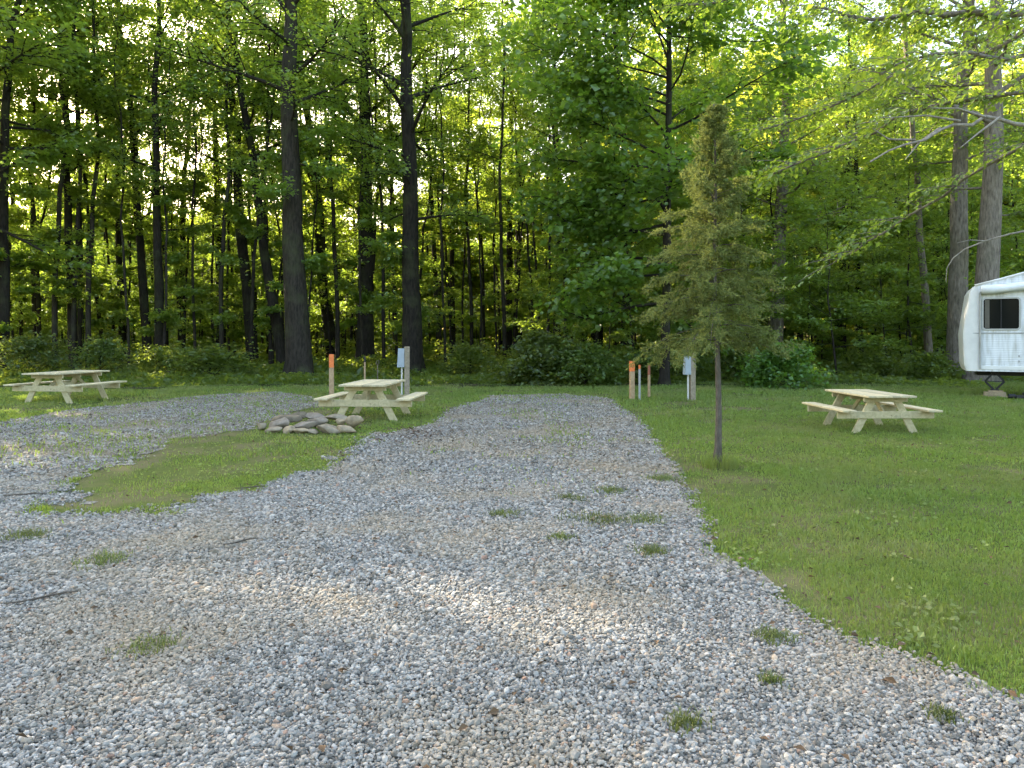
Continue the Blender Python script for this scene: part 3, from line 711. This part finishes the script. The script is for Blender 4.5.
# undergrowth: low leaves over the forest floor
n = 260000
Yv = 24 + 46 * rng.random(n) ** 1.3; X = (rng.random(n) * 2 - 1) * (Yv * .74 + 2)
h = fbm(X, Yv, 2.2, 61); ok = (h > .36) & fl_edge(X, Yv - .6); X, Yv, h = X[ok], Yv[ok], h[ok]
Z = relief(X, Yv) + rng.random(len(X)) ** .7 * np.clip(h - .3, 0, 1) * (1.5 + np.clip(Yv - 34, 0, 30) * .14) * np.clip((Yv - 23.5) / 5, .2, 1)
P = np.stack([X, Yv, Z], -1); D = rng.normal(0, 1, P.shape) * np.array([1, 1, .4]); Nn = np.array([0, 0, 1.]) + rng.normal(0, .6, P.shape)
V, Fq = leaves(P, D, Nn, (.12 + .004 * (P[:, 1] - 24)) * np.exp(rng.normal(0, .3, len(P))), .3)
G = Geo(); G.add_arr(V, Fq); tag(G.obj('undergrowth', M['undergrowth']), 'low leafy undergrowth covering the floor of the wood', 'undergrowth', kind='stuff')

# ------------------------------------------------------------------ juniper
JX, JY = gx(718, 9.24), 9.24
o = thing('juniper_tree', 'slim feathery juniper with a bare lower trunk on the lawn beside the drive', 'tree', (JX, JY, 0))
r = np.random.default_rng(77); H = 4.5
zs = np.linspace(-.1, H, 14); TP = np.stack([.02 * np.sin(zs * 2.1) - zs * .012, .02 * np.cos(zs * 1.7), zs], -1)
W = Geo(); W.tube(TP, .040 * (1 - .85 * zs / H) + .035 * np.exp(-np.maximum(zs, 0) / .12) + .003, 9)
Vs, Ds, Ls = [], [], []
for i in range(140):
    u = (i + r.random()) / 140; h = 1.5 + (H - 1.54) * u ** .95
    L = (min(.80, 1.0 * (1 - u) ** .85) + .02) * r.choice([.55, .8, 1.0, 1.15]) * r.uniform(.85, 1.1); az = i * 2.39996 + r.normal(0, .35); el = .22 + .6 * u - .5 * max(0, u - .7) + r.normal(0, .15)
    s = np.linspace(0, 1, 5); d = np.array([math.cos(az) * math.cos(el), math.sin(az) * math.cos(el), math.sin(el)])
    p0 = np.array([np.interp(h, zs, TP[:, c]) for c in range(3)])
    cv = p0 + d * (s * L)[:, None]; cv[:, 2] -= s ** 2 * L * (.40 if u < .55 else .15)
    W.tube(cv, (.007 * (1 - u) + .003) * (1 - .8 * s), 4, cap=False)
    nq = int(3 + 17 * L)
    for q in range(nq):                                    # flat drooping sprays, each a bundle of fine shoots
        ts = .12 + .9 * (q + r.random()) / nq; st = np.array([np.interp(ts, s, cv[:, c]) for c in range(3)])
        sd = r.choice([-1, 1]); td = d * .8 + sd * np.array([-d[1], d[0], 0]) * r.uniform(.2, .9) + r.normal(0, .2, 3); td[2] -= .45 if u < .75 else -.2
        td /= np.linalg.norm(td); tl = (.10 + .20 * r.random()) * (.3 + .7 * (1 - u))
        nsh = 10
        for k_ in range(nsh):
            w0 = r.uniform(.1, .95); sp = st + td * tl * w0; sdv = td + r.normal(0, .45, 3); sdv[2] -= .25; sdv /= np.linalg.norm(sdv); sl_ = r.uniform(.05, .12) * (.55 + .45 * (1 - u))
            m = 8; w = (np.arange(m) + r.random(m)) / m
            Vs.append(sp + sdv * (w * sl_)[:, None] + r.normal(0, .004, (m, 3))); Ds.append(sdv + r.normal(0, .42, (m, 3))); Ls.append(np.full(m, .022) + .022 * r.random(m))
P = np.concatenate(Vs); D = np.concatenate(Ds); Ls = np.concatenate(Ls)
V, Fq = leaves(P, D, r.normal(0, 1, P.shape), Ls, .16, 0)
Lf = Geo(); Lf.add_arr(V, Fq)
W2 = Geo()
W2.tube(np.array([(0, 0, 1.42), (-.15, -.05, 1.52), (-.32, -.08, 1.60)]), [.012, .009, .005], 6)
W.obj('trunk', M['bark_juniper'], o, True); Lf.obj('crown', M['needle'], o)
tag(W2.obj('dead_branch', M['bark_dead'], o, True), 'bare pale broken branch')
n = 500; a = rng.uniform(0, 2 * PI, n); q = .22 * np.sqrt(rng.random(n)); G = Geo()
blades(np.cos(a) * q, np.sin(a) * q, rng.uniform(.06, .2, n), np.full(n, .008), G, None, .4)
t = G.obj('grass_tuft', M['grass']); t.location = (JX + .02, JY - .02, 0); tag(t, 'long unmown grass tuft round the foot of the juniper', 'grass tuft')

# ------------------------------------------------------------------ overhanging tree at the right
def at(px, py, Y): return np.array([gx(px, Y), Y, zat(py, Y)])
TX, TY = 8.9, 10.2
o = thing('overhanging_tree', 'tree past the right edge reaching light green leafy boughs over the trailer lawn', 'tree', (TX, TY, 0))
W, Lf, Dd = Geo(), Geo(), Geo(); r = np.random.default_rng(9); base = np.array([TX, TY, 0])
zz = np.linspace(-.2, 12, 14); W.tube(np.stack([.1 * np.sin(zz), .1 * np.cos(zz * .7), zz], -1), .24 * (1 - .06 * zz) + .15 * np.exp(-np.maximum(zz, 0) / .3), 12)
PP, DD, NN = [], [], []
def spray(st, td, tl, m, droop=.15):
    e = st + td * tl; e[2] -= droop * tl
    W.tube(np.array([st, (st + e) / 2 + [0, 0, .03], e]) - base, [.008, .006, .002], 4, cap=False)
    w = r.random(m); P = st + (e - st) * w[:, None] + r.normal(0, 1, (m, 3)) * np.array([.10, .10, .045])
    lat = r.choice([-1, 1], m)[:, None] * np.array([-td[1], td[0], 0]) * .8 + td * .6 + r.normal(0, .3, (m, 3)); lat[:, 2] -= .55
    PP.append(P); DD.append(lat); NN.append(np.array([0, 0, 1.]) + r.normal(0, .5, (m, 3)))
def bough(pts, r0, ns, m, leafy=True, tl=(.35, .8), G_=None):
    P = np.array(pts); s = np.linspace(0, 1, len(P)); S = np.linspace(0, 1, 14)
    C = np.stack([np.interp(S, s, P[:, c]) for c in range(3)], -1); C[1:-1] = (C[:-2] + 2 * C[1:-1] + C[2:]) / 4 + r.normal(0, .02, (12, 3))
    (G_ or W).tube(C - base, r0 * (1 - .8 * S) + .004, 7, cap=False)
    if leafy:
        for q in range(ns):
            ts = .15 + .85 * (q + r.random()) / ns; st = np.array([np.interp(ts, S, C[:, c]) for c in range(3)])
            dv = C[-1] - C[0]; a = math.atan2(dv[1], dv[0]) + r.choice([-1, 1]) * r.uniform(.2, 1.1)
            spray(st, np.array([math.cos(a), math.sin(a), r.normal(.05, .2)]), r.uniform(*tl), int(m * r.uniform(.7, 1.3)))
    return C
bough([(TX, TY, 7.0), at(1040, 20, 10), at(960, 12, 10), at(880, 20, 10.5), at(800, 5, 11)], .06, 46, 26)
bough([(TX, TY, 5.6), at(1030, 95, 10), at(930, 100, 10.5), at(860, 140, 11), at(770, 175, 11.5)], .035, 40, 26)
bough([(TX, TY, 6.2), at(1010, 60, 9), at(940, 50, 8.8), at(880, 75, 8.6)], .03, 26, 18)
bough([(TX, TY, 8.2), at(1000, -40, 9), at(900, -30, 9), at(760, -10, 9.3), at(690, 5, 9.6)], .05, 46, 24)
bough([(TX, TY, 5.0), at(1010, 150, 11), at(930, 205, 12), at(870, 240, 12.5), at(830, 265, 13)], .028, 26, 20)
bough([(TX, TY, 7.4), at(990, 60, 12), at(900, 70, 13), at(830, 110, 13.5), at(760, 130, 14)], .04, 44, 28)
# bare pale boughs
C = bough([(TX, TY, 4.6), at(1030, 130, 9.2), at(1000, 117, 9), at(960, 121, 8.8), at(915, 140, 8.6), at(870, 162, 8.5)], .028, 0, 0, False, G_=Dd)
for a_, b_ in (((960, 121), (880, 118)), ((940, 128), (905, 160)), ((985, 117), (930, 108)), ((915, 140), (872, 128)), ((1000, 117), (960, 148))):
    A, B = at(*a_, 8.8), at(*b_, 8.5); mid = (A + B) / 2 + r.normal(0, .05, 3); Dd.tube(np.array([A, mid, B]) - base, [.016, .011, .004], 5, cap=False)
A = np.array([at(1070, 222, 12), at(1040, 228, 12), at(1010, 234, 12), at(985, 241, 12), at(965, 249, 12), at(953, 258, 12), at(947, 268, 12), at(946, 282, 12)])
Dd.tube(A - base, np.linspace(.022, .005, 8), 6, cap=False)
Dd.tube(np.array([at(985, 241, 12), at(970, 240, 11.9), at(957, 243, 11.8)]) - base, [.012, .008, .004], 5, cap=False)
P, D, Nn = map(np.concatenate, (PP, DD, NN))
V, Fq = leaves(P, D, Nn, .085 * np.exp(r.normal(0, .25, len(P))), .3); Lf.add_arr(V - base, Fq)
W.obj('trunk', M['bark_grey'], o, True); Lf.obj('crown', M['leaf_near'], o)
tag(Dd.obj('dead_limb', M['bark_dead'], o, True), 'bare pale dead boughs')

# ------------------------------------------------------------------ picnic tables
def picnic_table(label, loc, rz, sc=1.0):
    t = thing('picnic_table', label, 'picnic table', loc, rz, 'wooden picnic tables')
    L, TW, HT = 1.85, .90, .715
    G = Geo()                                                  # long axis along Y
    for k in range(6):
        x = (k - 2.5) * (TW / 6); G.box((x, (k % 2) * .004, HT - .019), (TW / 6 - .007, L, .038), None, 0, .005)
    G.obj('tabletop', M['pine_top'], t)
    for s in (-1, 1):
        G = Geo()
        for k in (0, 1): G.box((s * (.92 - .125) + s * (k - .5) * .135, 0, .432), (.128, L, .038), None, 0, .005)
        G.obj('bench', M['pine_top'], t)
    for e in (-1, 1):
        y = e * .62
        for s in (-1, 1):
            G = Geo(); G.bar((s * .20, y, HT - .04), (s * .57, y, -.03), .135, .038, (0, 1, 0)); G.obj('leg', M['pine'], t)
        G = Geo(); G.box((0, y + e * .040, .345), (1.82, .038, .135), None, 0, .004)
        for bx in (-.37, -.31, .31, .37): G.tube(np.array([(bx, y + e * .058, .345), (bx, y + e * .066, .345)]), .011, 8)
        G.obj('seat_beam', M['pine'], t)
        G = Geo(); G.box((0, y + e * .040, HT - .085), (.82, .038, .088), None, 0, .004); G.obj('top_cleat', M['pine'], t)
        G = Geo(); G.bar((0, y - e * .03, .36), (0, y - e * .42, HT - .05), .088, .038, (1, 0, 0)); G.obj('brace', M['pine'], t)
    G = Geo(); G.box((0, 0, HT - .085), (.70, .038, .088), None, 0, .004); G.obj('top_cleat', M['pine'], t)
    t.scale = (sc, sc, sc)
    return t
R_ = math.radians
picnic_table('pale wooden picnic table behind the ring of rocks', (-2.78, 15.0, 0), R_(-4))
picnic_table('pale wooden picnic table alone on the lawn right of the juniper', (6.26, 13.1, 0), R_(1), .9)
picnic_table('weathered wooden picnic table in the shade at the far left by the wood', (-11.3, 18.95, 0), R_(-8), 1.04)

# ------------------------------------------------------------------ posts, boxes, stakes
def power_post(label, px, Y, top, bw, side=-1, wpost=.14):
    t = thing('power_post', label, 'power post', (gx(px, Y), Y, 0), R_(8), 'wooden posts with grey electrical boxes')
    G = Geo(); G.box((0, 0, top / 2 - .1), (wpost, wpost * .9, top + .2), None, 0, .008); G.obj('post', M['post'], t)
    w, d, h = bw, .16, .50; zc = top - .30
    xb = side * (wpost / 2 + w / 2 + .003)
    V = np.array([(-w*.36, -d*.36, h/2), (w/2, -d*.36, h/2), (w/2, d/2, h/2), (-w*.36, d/2, h/2), (-w/2, -d/2, -h/2), (w/2, -d/2, -h/2), (w/2, d/2, -h/2), (-w/2, d/2, -h/2)])
    G = Geo(); G.add(V + np.array([xb, 0, zc]), [(0,1,2,3), (7,6,5,4), (4,5,1,0), (5,6,2,1), (6,7,3,2), (7,4,0,3)])
    b = G.obj('electrical_box', M['box'], t)
    G = Geo(); G.box((xb, -d*.43 - .012, zc - .03), (w * .74, .012, h * .72), None, 0, .004)
    cv = G.obj('cover', M['box'], b); cv.rotation_euler = (0, 0, 0)
    G = Geo(); G.tube(np.array([(xb + .03, 0, -.05), (xb + .03, 0, zc - h / 2 + .02)]), .024, 10); G.obj('conduit', M['conduit'], t)
    return t
power_post('grey wooden post with a flared blue grey electrical box behind the centre table', 407, 20, 1.37, .19)
power_post('tan wooden post with a blue grey electrical box and white conduit behind the juniper', 692.5, 19, 1.22, .16, -1, .13)
def stake(label, px, Y, top, w, tipmat, tiplen, body='stake', name='marker_stake'):
    t = thing(name, label, 'stake', (gx(px, Y), Y, 0), R_(12), 'marker stakes and pipes beside the drive')
    G = Geo(); G.box((0, 0, (top - tiplen) / 2 - .1), (w, w * .9, top - tiplen + .2), None, 0, .006); G.obj('post', M[body], t)
    G = Geo(); G.box((0, 0, top - tiplen / 2 + .0), (w, w * .9, tiplen), None, 0, .006); G.obj('painted_top', M[tipmat], t)
    return t
stake('wooden stake with a bright orange top left of the centre table', 331.5, 20.2, 1.16, .13, 'orange', .36)
stake('wooden stake with an orange top at the right edge of the drive', 632, 19.4, 1.0, .12, 'orange', .27)
stake('thin grey rod with a pale orange tip beside the orange topped stake by the drive', 639.5, 19.3, .90, .05, 'orange', .10, 'rod_pale')
stake('thin brown stake with a rusty red top by the drive', 649, 19.8, .88, .06, 'rust', .26)
stake('thin pale stake with a black top behind the centre table', 364.8, 21, 1.08, .05, 'black', .16)
# yard hydrant loop: thin rod with a small ring behind the table
t = thing('utility_rod', 'thin rod with a small loop on top behind the centre table', 'rod', (gx(377.6, 21), 21, 0))
G = Geo(); G.tube(np.array([(0, 0, -.1), (0, 0, .86)]), .012, 8); G.obj('rod', M['rod'], t, True)
a = np.linspace(0, 2 * PI, 17); G = Geo(); G.tube(np.stack([.04 * np.cos(a), 0 * a, .91 + .055 * np.sin(a)], -1), .009, 6); G.obj('loop', M['rod'], t, True)

# ------------------------------------------------------------------ ring of rocks
def rock(seed, size, loc, rz, lab):
    import bmesh
    bm = bmesh.new(); bmesh.ops.create_icosphere(bm, subdivisions=3, radius=.5)
    r = np.random.default_rng(seed)
    pl = [(Vector(r.normal(0, 1, 3)).normalized(), r.uniform(.24, .40)) for _ in range(11)]
    ph = r.uniform(0, 6, 6)
    for v in bm.verts:
        c = v.co.copy()
        for nrm, dd in pl:
            e = c.dot(nrm) - dd
            if e > 0: c -= nrm * e * .96
        c += c.normalized() * (.018 * math.sin(c.x * 9 + ph[0]) * math.sin(c.y * 8 + ph[1]) + .012 * math.sin(c.z * 17 + ph[2]) * math.sin(c.x * 15 + ph[3]))
        v.co = Vector((c.x * size[0] * 1.32, c.y * size[1] * 1.3, c.z * size[2] * 1.1))
    me = bpy.data.meshes.new('rock'); bm.to_mesh(me); bm.free()
    for p in me.polygons: p.use_smooth = True
    me.materials.append(ROCKM[seed % 4])
    o = link('rock', me); o.location = loc; o.rotation_euler = (r.normal(0, .12), r.normal(0, .12), rz)
    tag(o, lab, 'rock', 'rocks of the fire ring')
ROCKM = [plain_mat('fieldstone_tan', (.29, .235, .155), .9, 0, .35, 9, .2, .02), plain_mat('fieldstone_grey', (.25, .21, .15), .9, 0, .35, 9, .2, .02),
         plain_mat('fieldstone_mauve', (.22, .185, .145), .9, 0, .3, 9, .2, .02), plain_mat('fieldstone_brown', (.16, .13, .09), .9, 0, .35, 9, .2, .02)]
def rk(px, py, w, h, Y, seed, lab, mi=None):
    """px, py = centre in the picture, w/h = size in pixels, at depth Y"""
    s = Y / F
    rock(seed, (w * s, w * s * .85, h * s), (gx(px, Y), Y, max(zat(py, Y) - .03, h * s * .34)), (seed * 1.3) % .6 - .3, lab)
for a in [
 (262, 425, 9, 10, 12.9, 1, 'small upright rock at the left end of the fire ring'),
 (274, 429, 16, 7, 12.5, 5, 'flat low rock at the front left of the fire ring'),
 (281, 422, 20, 12, 12.8, 2, 'mauve grey rock stacked on the front left of the fire ring'),
 (289, 417, 26, 11, 13.3, 3, 'large dark topped rock at the back left of the fire ring'),
 (288, 429, 13, 10, 12.4, 4, 'small rounded tan rock in the front left of the fire ring'),
 (302, 430, 17, 7, 12.4, 8, 'low flat rock in the middle front of the fire ring'),
 (304, 424, 22, 11, 12.7, 6, 'wide mauve rock laid over the low front rock of the fire ring'),
 (312, 430, 10, 6, 12.35, 9, 'smallest pebble like rock between two front rocks of the fire ring'),
 (318, 421, 18, 11, 13.0, 10, 'grey rock in the middle of the fire ring'),
 (329, 427, 22, 11, 12.4, 13, 'large smooth grey rock in the front of the fire ring'),
 (341, 420, 10, 6, 12.9, 12, 'small pale rock wedged near the right end of the fire ring'),
 (346, 427, 21, 10, 12.5, 16, 'broad tan rock at the front right of the fire ring'),
 (355, 420, 15, 13, 12.9, 20, 'pale rounded rock topping the right end of the fire ring'),
 (337, 416, 20, 7, 13.6, 21, 'flat rock at the back right of the fire ring'),
 (315, 415, 18, 7, 14.0, 22, 'flat dark rock at the back of the fire ring'),
 (300, 414, 16, 8, 14.0, 23, 'grey rock at the back left of the fire ring'),
]: rk(*a)

# ------------------------------------------------------------------ twigs
for px, py, L, a, lab in ((42, 602, .38, .5, 'dark curved twig lying on the near left gravel'), (240, 545, .28, .6, 'dark twig lying in the gravel in front of the grass island'),
                          (25, 497, .4, .1, 'dark stick lying at the left end of the grass island'), (250, 490, .3, .2, 'thin stick at the front edge of the grass island')):
    x, y = gnd(px, py); s = np.linspace(-.5, .5, 6); G = Geo()
    G.tube(np.stack([s * L, np.sin(s * 5) * .03, .03 + 0 * s], -1), .0055 * (1.2 - abs(s)), 6)
    G.tube(np.array([(.05 * L, 0, .03), (.2 * L, .06, .035)]), [.005, .003], 5)
    q = G.obj('twig', M['twig'], None, True); q.location = (x, y, 0); q.rotation_euler = (0, 0, a); tag(q, lab, 'twig', 'twigs on the gravel')

# ------------------------------------------------------------------ trailer
def trailer():
    t = thing('travel_trailer', 'old white ribbed travel trailer with rolled awning at the right edge', 'trailer', (12.32, 20.4, 0), math.atan2(-.47, .88))
    Wd, Ln, x0 = 2.3, 5.6, .38
    prof = [(.10, .70), (.05, .86), (.02, 1.72), (.07, 2.1), (.18, 2.84), (.25, 2.98), (.34, 3.04)]       # left end: x by height
    zs = [p[1] for p in prof]; xl = [p[0] for p in prof]
    def roof(x): return 3.04 + np.interp(x, [.36, 1.9, 3.2, 5.6], [0, .44, .55, .46])
    # body: ribbed sides with wheel arch, roof, rear
    G = Geo()
    ax, ar = 2.25, .46
    arch = [(ax + ar * math.cos(a) , .70 + ar * math.sin(a)) for a in np.linspace(PI, 0, 11)]
    bottom = [(x0, .70)] + arch + [(Ln, .70)]
    topl = [(x, float(roof(x))) for x in np.linspace(Ln, x0, 12)]
    poly = bottom + topl; n = len(poly)
    for y, fl in ((0, False), (Wd, True)):
        V = [(p[0], y, p[1]) for p in poly]; G.add(V, [list(range(n))[::-1] if fl else list(range(n))])
    for k in range(n):
        a, b = poly[k], poly[(k + 1) % n]
        if k == n - 1: continue
        G.add([(a[0], 0, a[1]), (a[0], Wd, a[1]), (b[0], Wd, b[1]), (b[0], 0, b[1])], [(0, 1, 2, 3)])
    G.obj('body', M['white'], t)
    # moulded end cap with rounded corners
    V = []; A = 7; inset = .09; rows = len(prof) + 1
    for x_, z_ in prof + [(.36, 3.045)]:
        row = []
        for a in np.linspace(0, PI / 2, A): row.append((x0 - (x0 - x_) * math.sin(a), inset * (1 - math.cos(a)), z_))
        for a in np.linspace(PI / 2, 0, A): row.append((x0 - (x0 - x_) * math.sin(a), Wd - inset * (1 - math.cos(a)), z_))
        V += row
    c = 2 * A; fs = [(i * c + j, i * c + j + 1, (i + 1) * c + j + 1, (i + 1) * c + j)[::-1] for i in range(rows - 1) for j in range(c - 1)]
    fs.append(list(range((rows - 1) * c, rows * c))[::-1]); fs.append(list(range(c)))
    G = Geo(); G.add(V, fs); G.obj('end_cap', M['white_cap'], t, False)
    G = Geo(); G.tube(np.array([(.06, -.0 + .16, 1.73), (.2, .03, 1.73), (x0, -.008, 1.73), (Ln, -.008, 1.73)]), .014, 6); G.obj('belt_trim', M['alu'], t)
    G = Geo(); G.box(((x0 + ax - ar) / 2 , -.008, .80), (ax - ar - x0 - .02, .012, .10), None, 0, .004); G.box((4.2, -.008, .80), (2.6, .012, .10), None, 0, .004); G.obj('skirt_trim', M['white_cap'], t)
    P = [(x, -.012, float(roof(x)) - .01) for x in np.linspace(.30, Ln, 10)]
    G = Geo(); G.tube(np.array(P), .028, 8); G.obj('roof_trim', M['white_cap'], t, True)
    # window
    def rrect(w, h, r, k=5):
        o = []
        for cx, cz, a0 in ((w/2-r, h/2-r, 0), (-w/2+r, h/2-r, PI/2), (-w/2+r, -h/2+r, PI), (w/2-r, -h/2+r, 3*PI/2)):
            for a in np.linspace(a0, a0 + PI/2, k): o.append((cx + r*math.cos(a), cz + r*math.sin(a)))
        return o
    def window(cx, cz, w, h):
        a, b = rrect(w, h, .09), rrect(w - .08, h - .08, .06); n = len(a); G = Geo()
        V = [(cx+p[0], -.028, cz+p[1]) for p in a] + [(cx+p[0], -.028, cz+p[1]) for p in b] + [(cx+p[0], .003, cz+p[1]) for p in a] + [(cx+p[0], -.010, cz+p[1]) for p in b]
        fs = []
        for k in range(n):
            q = (k + 1) % n; fs += [(k, n+k, n+q, q)[::-1], (k, q, 2*n+q, 2*n+k)[::-1], (n+k, 3*n+k, 3*n+q, n+q)[::-1]]
        G.add(V, fs); f = G.obj('window', M['alu'], t)
        G = Geo(); G.add([(cx+p[0], -.012, cz+p[1]) for p in b], [list(range(n))[::-1]]); G.obj('pane', M['glass'], f)
        G = Geo(); G.box((cx - .0 * w, -.02, cz), (.02, .014, h - .09)); G.obj('window_bar', M['black'], f)
        G = Geo(); G.box((cx - w * .36, -.0135, cz), (w * .12, .002, h - .12)); G.obj('curtain', M['curtain'], f)
    window(.90, 2.25, .88, .88); window(3.6, 2.24, 1.1, .8)
    # awning roll and arm
    P = [(x, -.12 - .01 * math.sin(x * 7), 2.84 + .10 * x - .006 * x * x + .012 * math.sin(x * 5)) for x in np.linspace(.44, 5.3, 18)]
    G = Geo(); G.tube(np.array(P), .115 + .012 * np.sin(np.arange(18) * 1.9), 12); G.obj('awning_roll', M['awning'], t, True)
    for x in (.42, 5.25):
        G = Geo(); G.box((x, -.035, 1.80), (.05, .05, 2.05), None, 0, .006); G.bar((x, -.06, 1.2), (x, -.10, 2.85), .03, .03, (1, 0, 0)); G.obj('awning_arm', M['alu'], t)
    # vents, reflector, handle
    G = Geo(); G.box((.215, .055, 1.52), (.07, .03, .03), R_rot(-.5), 0, .004); G.obj('latch', M['black'], t)
    G = Geo(); G.box((1.30, -.012, .98), (.04, .02, .05), None, 0, .004); G.box((1.30, -.012, 1.12), (.04, .02, .05), None, 0, .004); G.obj('outlet', M['alu'], t)
    # running gear
    for y in (.24, Wd - .24):
        wq = thing_child('wheel', t)
        a = np.linspace(0, 2 * PI, 29)[:-1]; G = Geo()
        ring = [(.36, -.09), (.37, -.05), (.37, .05), (.36, .09), (.22, .09), (.22, -.09)]
        V = [(ax + rr_ * math.cos(q), y + oy, .37 + rr_ * math.sin(q)) for rr_, oy in ring for q in a]; n = 28
        G.add(V, [(i*n+j, i*n+(j+1)%n, ((i+1)%6)*n+(j+1)%n, ((i+1)%6)*n+j) for i in range(6) for j in range(n)]); G.obj('tyre', M['rubber'], wq, False)
        G = Geo(); G.tube(np.array([(ax, y - .06, .37), (ax, y + .06, .37)]), .222, 24); G.tube(np.array([(ax, y - .09, .37), (ax, y - .05, .37)]), .07, 16); G.obj('rim', M['white_cap'], wq)
    G = Geo(); G.box((2.9, Wd / 2, .62), (5.0, .9, .12)); G.box((ax, Wd / 2, .37), (.08, Wd - .5, .08)); G.obj('chassis', M['black'], t)
    # scissor jack
    G = Geo(); jx, jy = .78, .30
    for s in (-1, 1):
        G.bar((jx + s * .02, jy, .66), (jx + s * .22, jy, .42), .05, .05); G.bar((jx + s * .22, jy, .42), (jx + s * .03, jy, .20), .05, .05)
    G.box((jx, jy, .19), (.2, .14, .03)); G.box((jx, jy, .675), (.2, .14, .03)); G.bar((jx - .22, jy, .42), (jx + .22, jy, .42), .02, .02, (0, 0, 1)); G.obj('scissor_jack', M['black'], t)
    return t
def R_rot(a): return Matrix.Rotation(a, 4, 'Z')
def thing_child(name, parent):
    o = bpy.data.objects.new(name, None); COL.objects.link(o); o.parent = parent; return o
T = trailer()
bpy.context.view_layer.update()
MW = T.matrix_world
G = Geo(); G.box((0, 0, .085), (.50, .30, .09), None, 0, .006); G.box((.02, .01, .153), (.34, .24, .045), None, 0, .006); G.box((0, 0, .02), (.55, .34, .04), None, 0, .006)
q = G.obj('timber_block', M['timber']); q.location = MW @ Vector((.78, .30, 0)); q.rotation_euler = (0, 0, T.rotation_euler.z); tag(q, 'stacked timber block under the trailer scissor jack', 'block')
G = Geo(); G.bar((-.4, 0, .08), (.35, .05, .08), .10, .08, (0, 0, 1)); G.bar((.0, -.2, .06), (.1, .25, .14), .05, .05, (0, 0, 1)); G.tube(np.array([(-.4, 0, .1), (-.55, .06, .1)]), .05, 10); G.box((.36, .05, .11), (.12, .2, .14), None, 0, .01)
q = G.obj('tow_hitch', M['black']); q.location = MW @ Vector((1.45, -.45, 0)); q.rotation_euler = (0, 0, .2); tag(q, 'black steel hitch gear lying on the ground beside the trailer jack', 'hitch')

# ------------------------------------------------------------------ camera, sky, sun
cam = bpy.data.cameras.new('camera'); co = bpy.data.objects.new('camera', cam); COL.objects.link(co)
co.location = (0, 0, CAMH); co.rotation_euler = (PI / 2, 0, 0)
cam.sensor_width = 36; cam.lens = 36 * F / 1024; cam.shift_y = -(384 - Y0) / 1024; cam.clip_end = 2000; cam.clip_start = .05
scene.camera = co
w = bpy.data.worlds.new('World'); scene.world = w; w.use_nodes = True
nt = w.node_tree; bg = nt.nodes['Background']; sky = nt.nodes.new('ShaderNodeTexSky'); sky.sky_type = 'NISHITA'
sky.sun_disc = False; sky.sun_elevation = SUN_EL; sky.sun_rotation = PI / 2 - SUN_AZ; sky.air_density = 1.3; sky.dust_density = 4.5; sky.ozone_density = .4
nt.links.new(sky.outputs[0], bg.inputs[0]); bg.inputs[1].default_value = .14
sl = bpy.data.lights.new('sun', 'SUN'); sl.energy = 5.0; sl.angle = math.radians(.53); sl.color = (1, .86, .66)
so = bpy.data.objects.new('sun', sl); COL.objects.link(so); so.rotation_euler = Vector(SUN).to_track_quat('Z', 'Y').to_euler()
vs = scene.view_settings; vs.view_transform = 'Standard'; vs.look = 'None'; vs.gamma = 1; vs.use_curve_mapping = False; vs.exposure = 2.6
scene.render.engine = 'CYCLES'
cy = scene.cycles; cy.max_bounces = 9; cy.diffuse_bounces = 6; cy.glossy_bounces = 2; cy.transmission_bounces = 6; cy.transparent_max_bounces = 4
cy.use_adaptive_sampling = True; cy.adaptive_threshold = .02; cy.use_denoising = True; cy.sample_clamp_indirect = 6
cy.caustics_reflective = False; cy.caustics_refractive = False
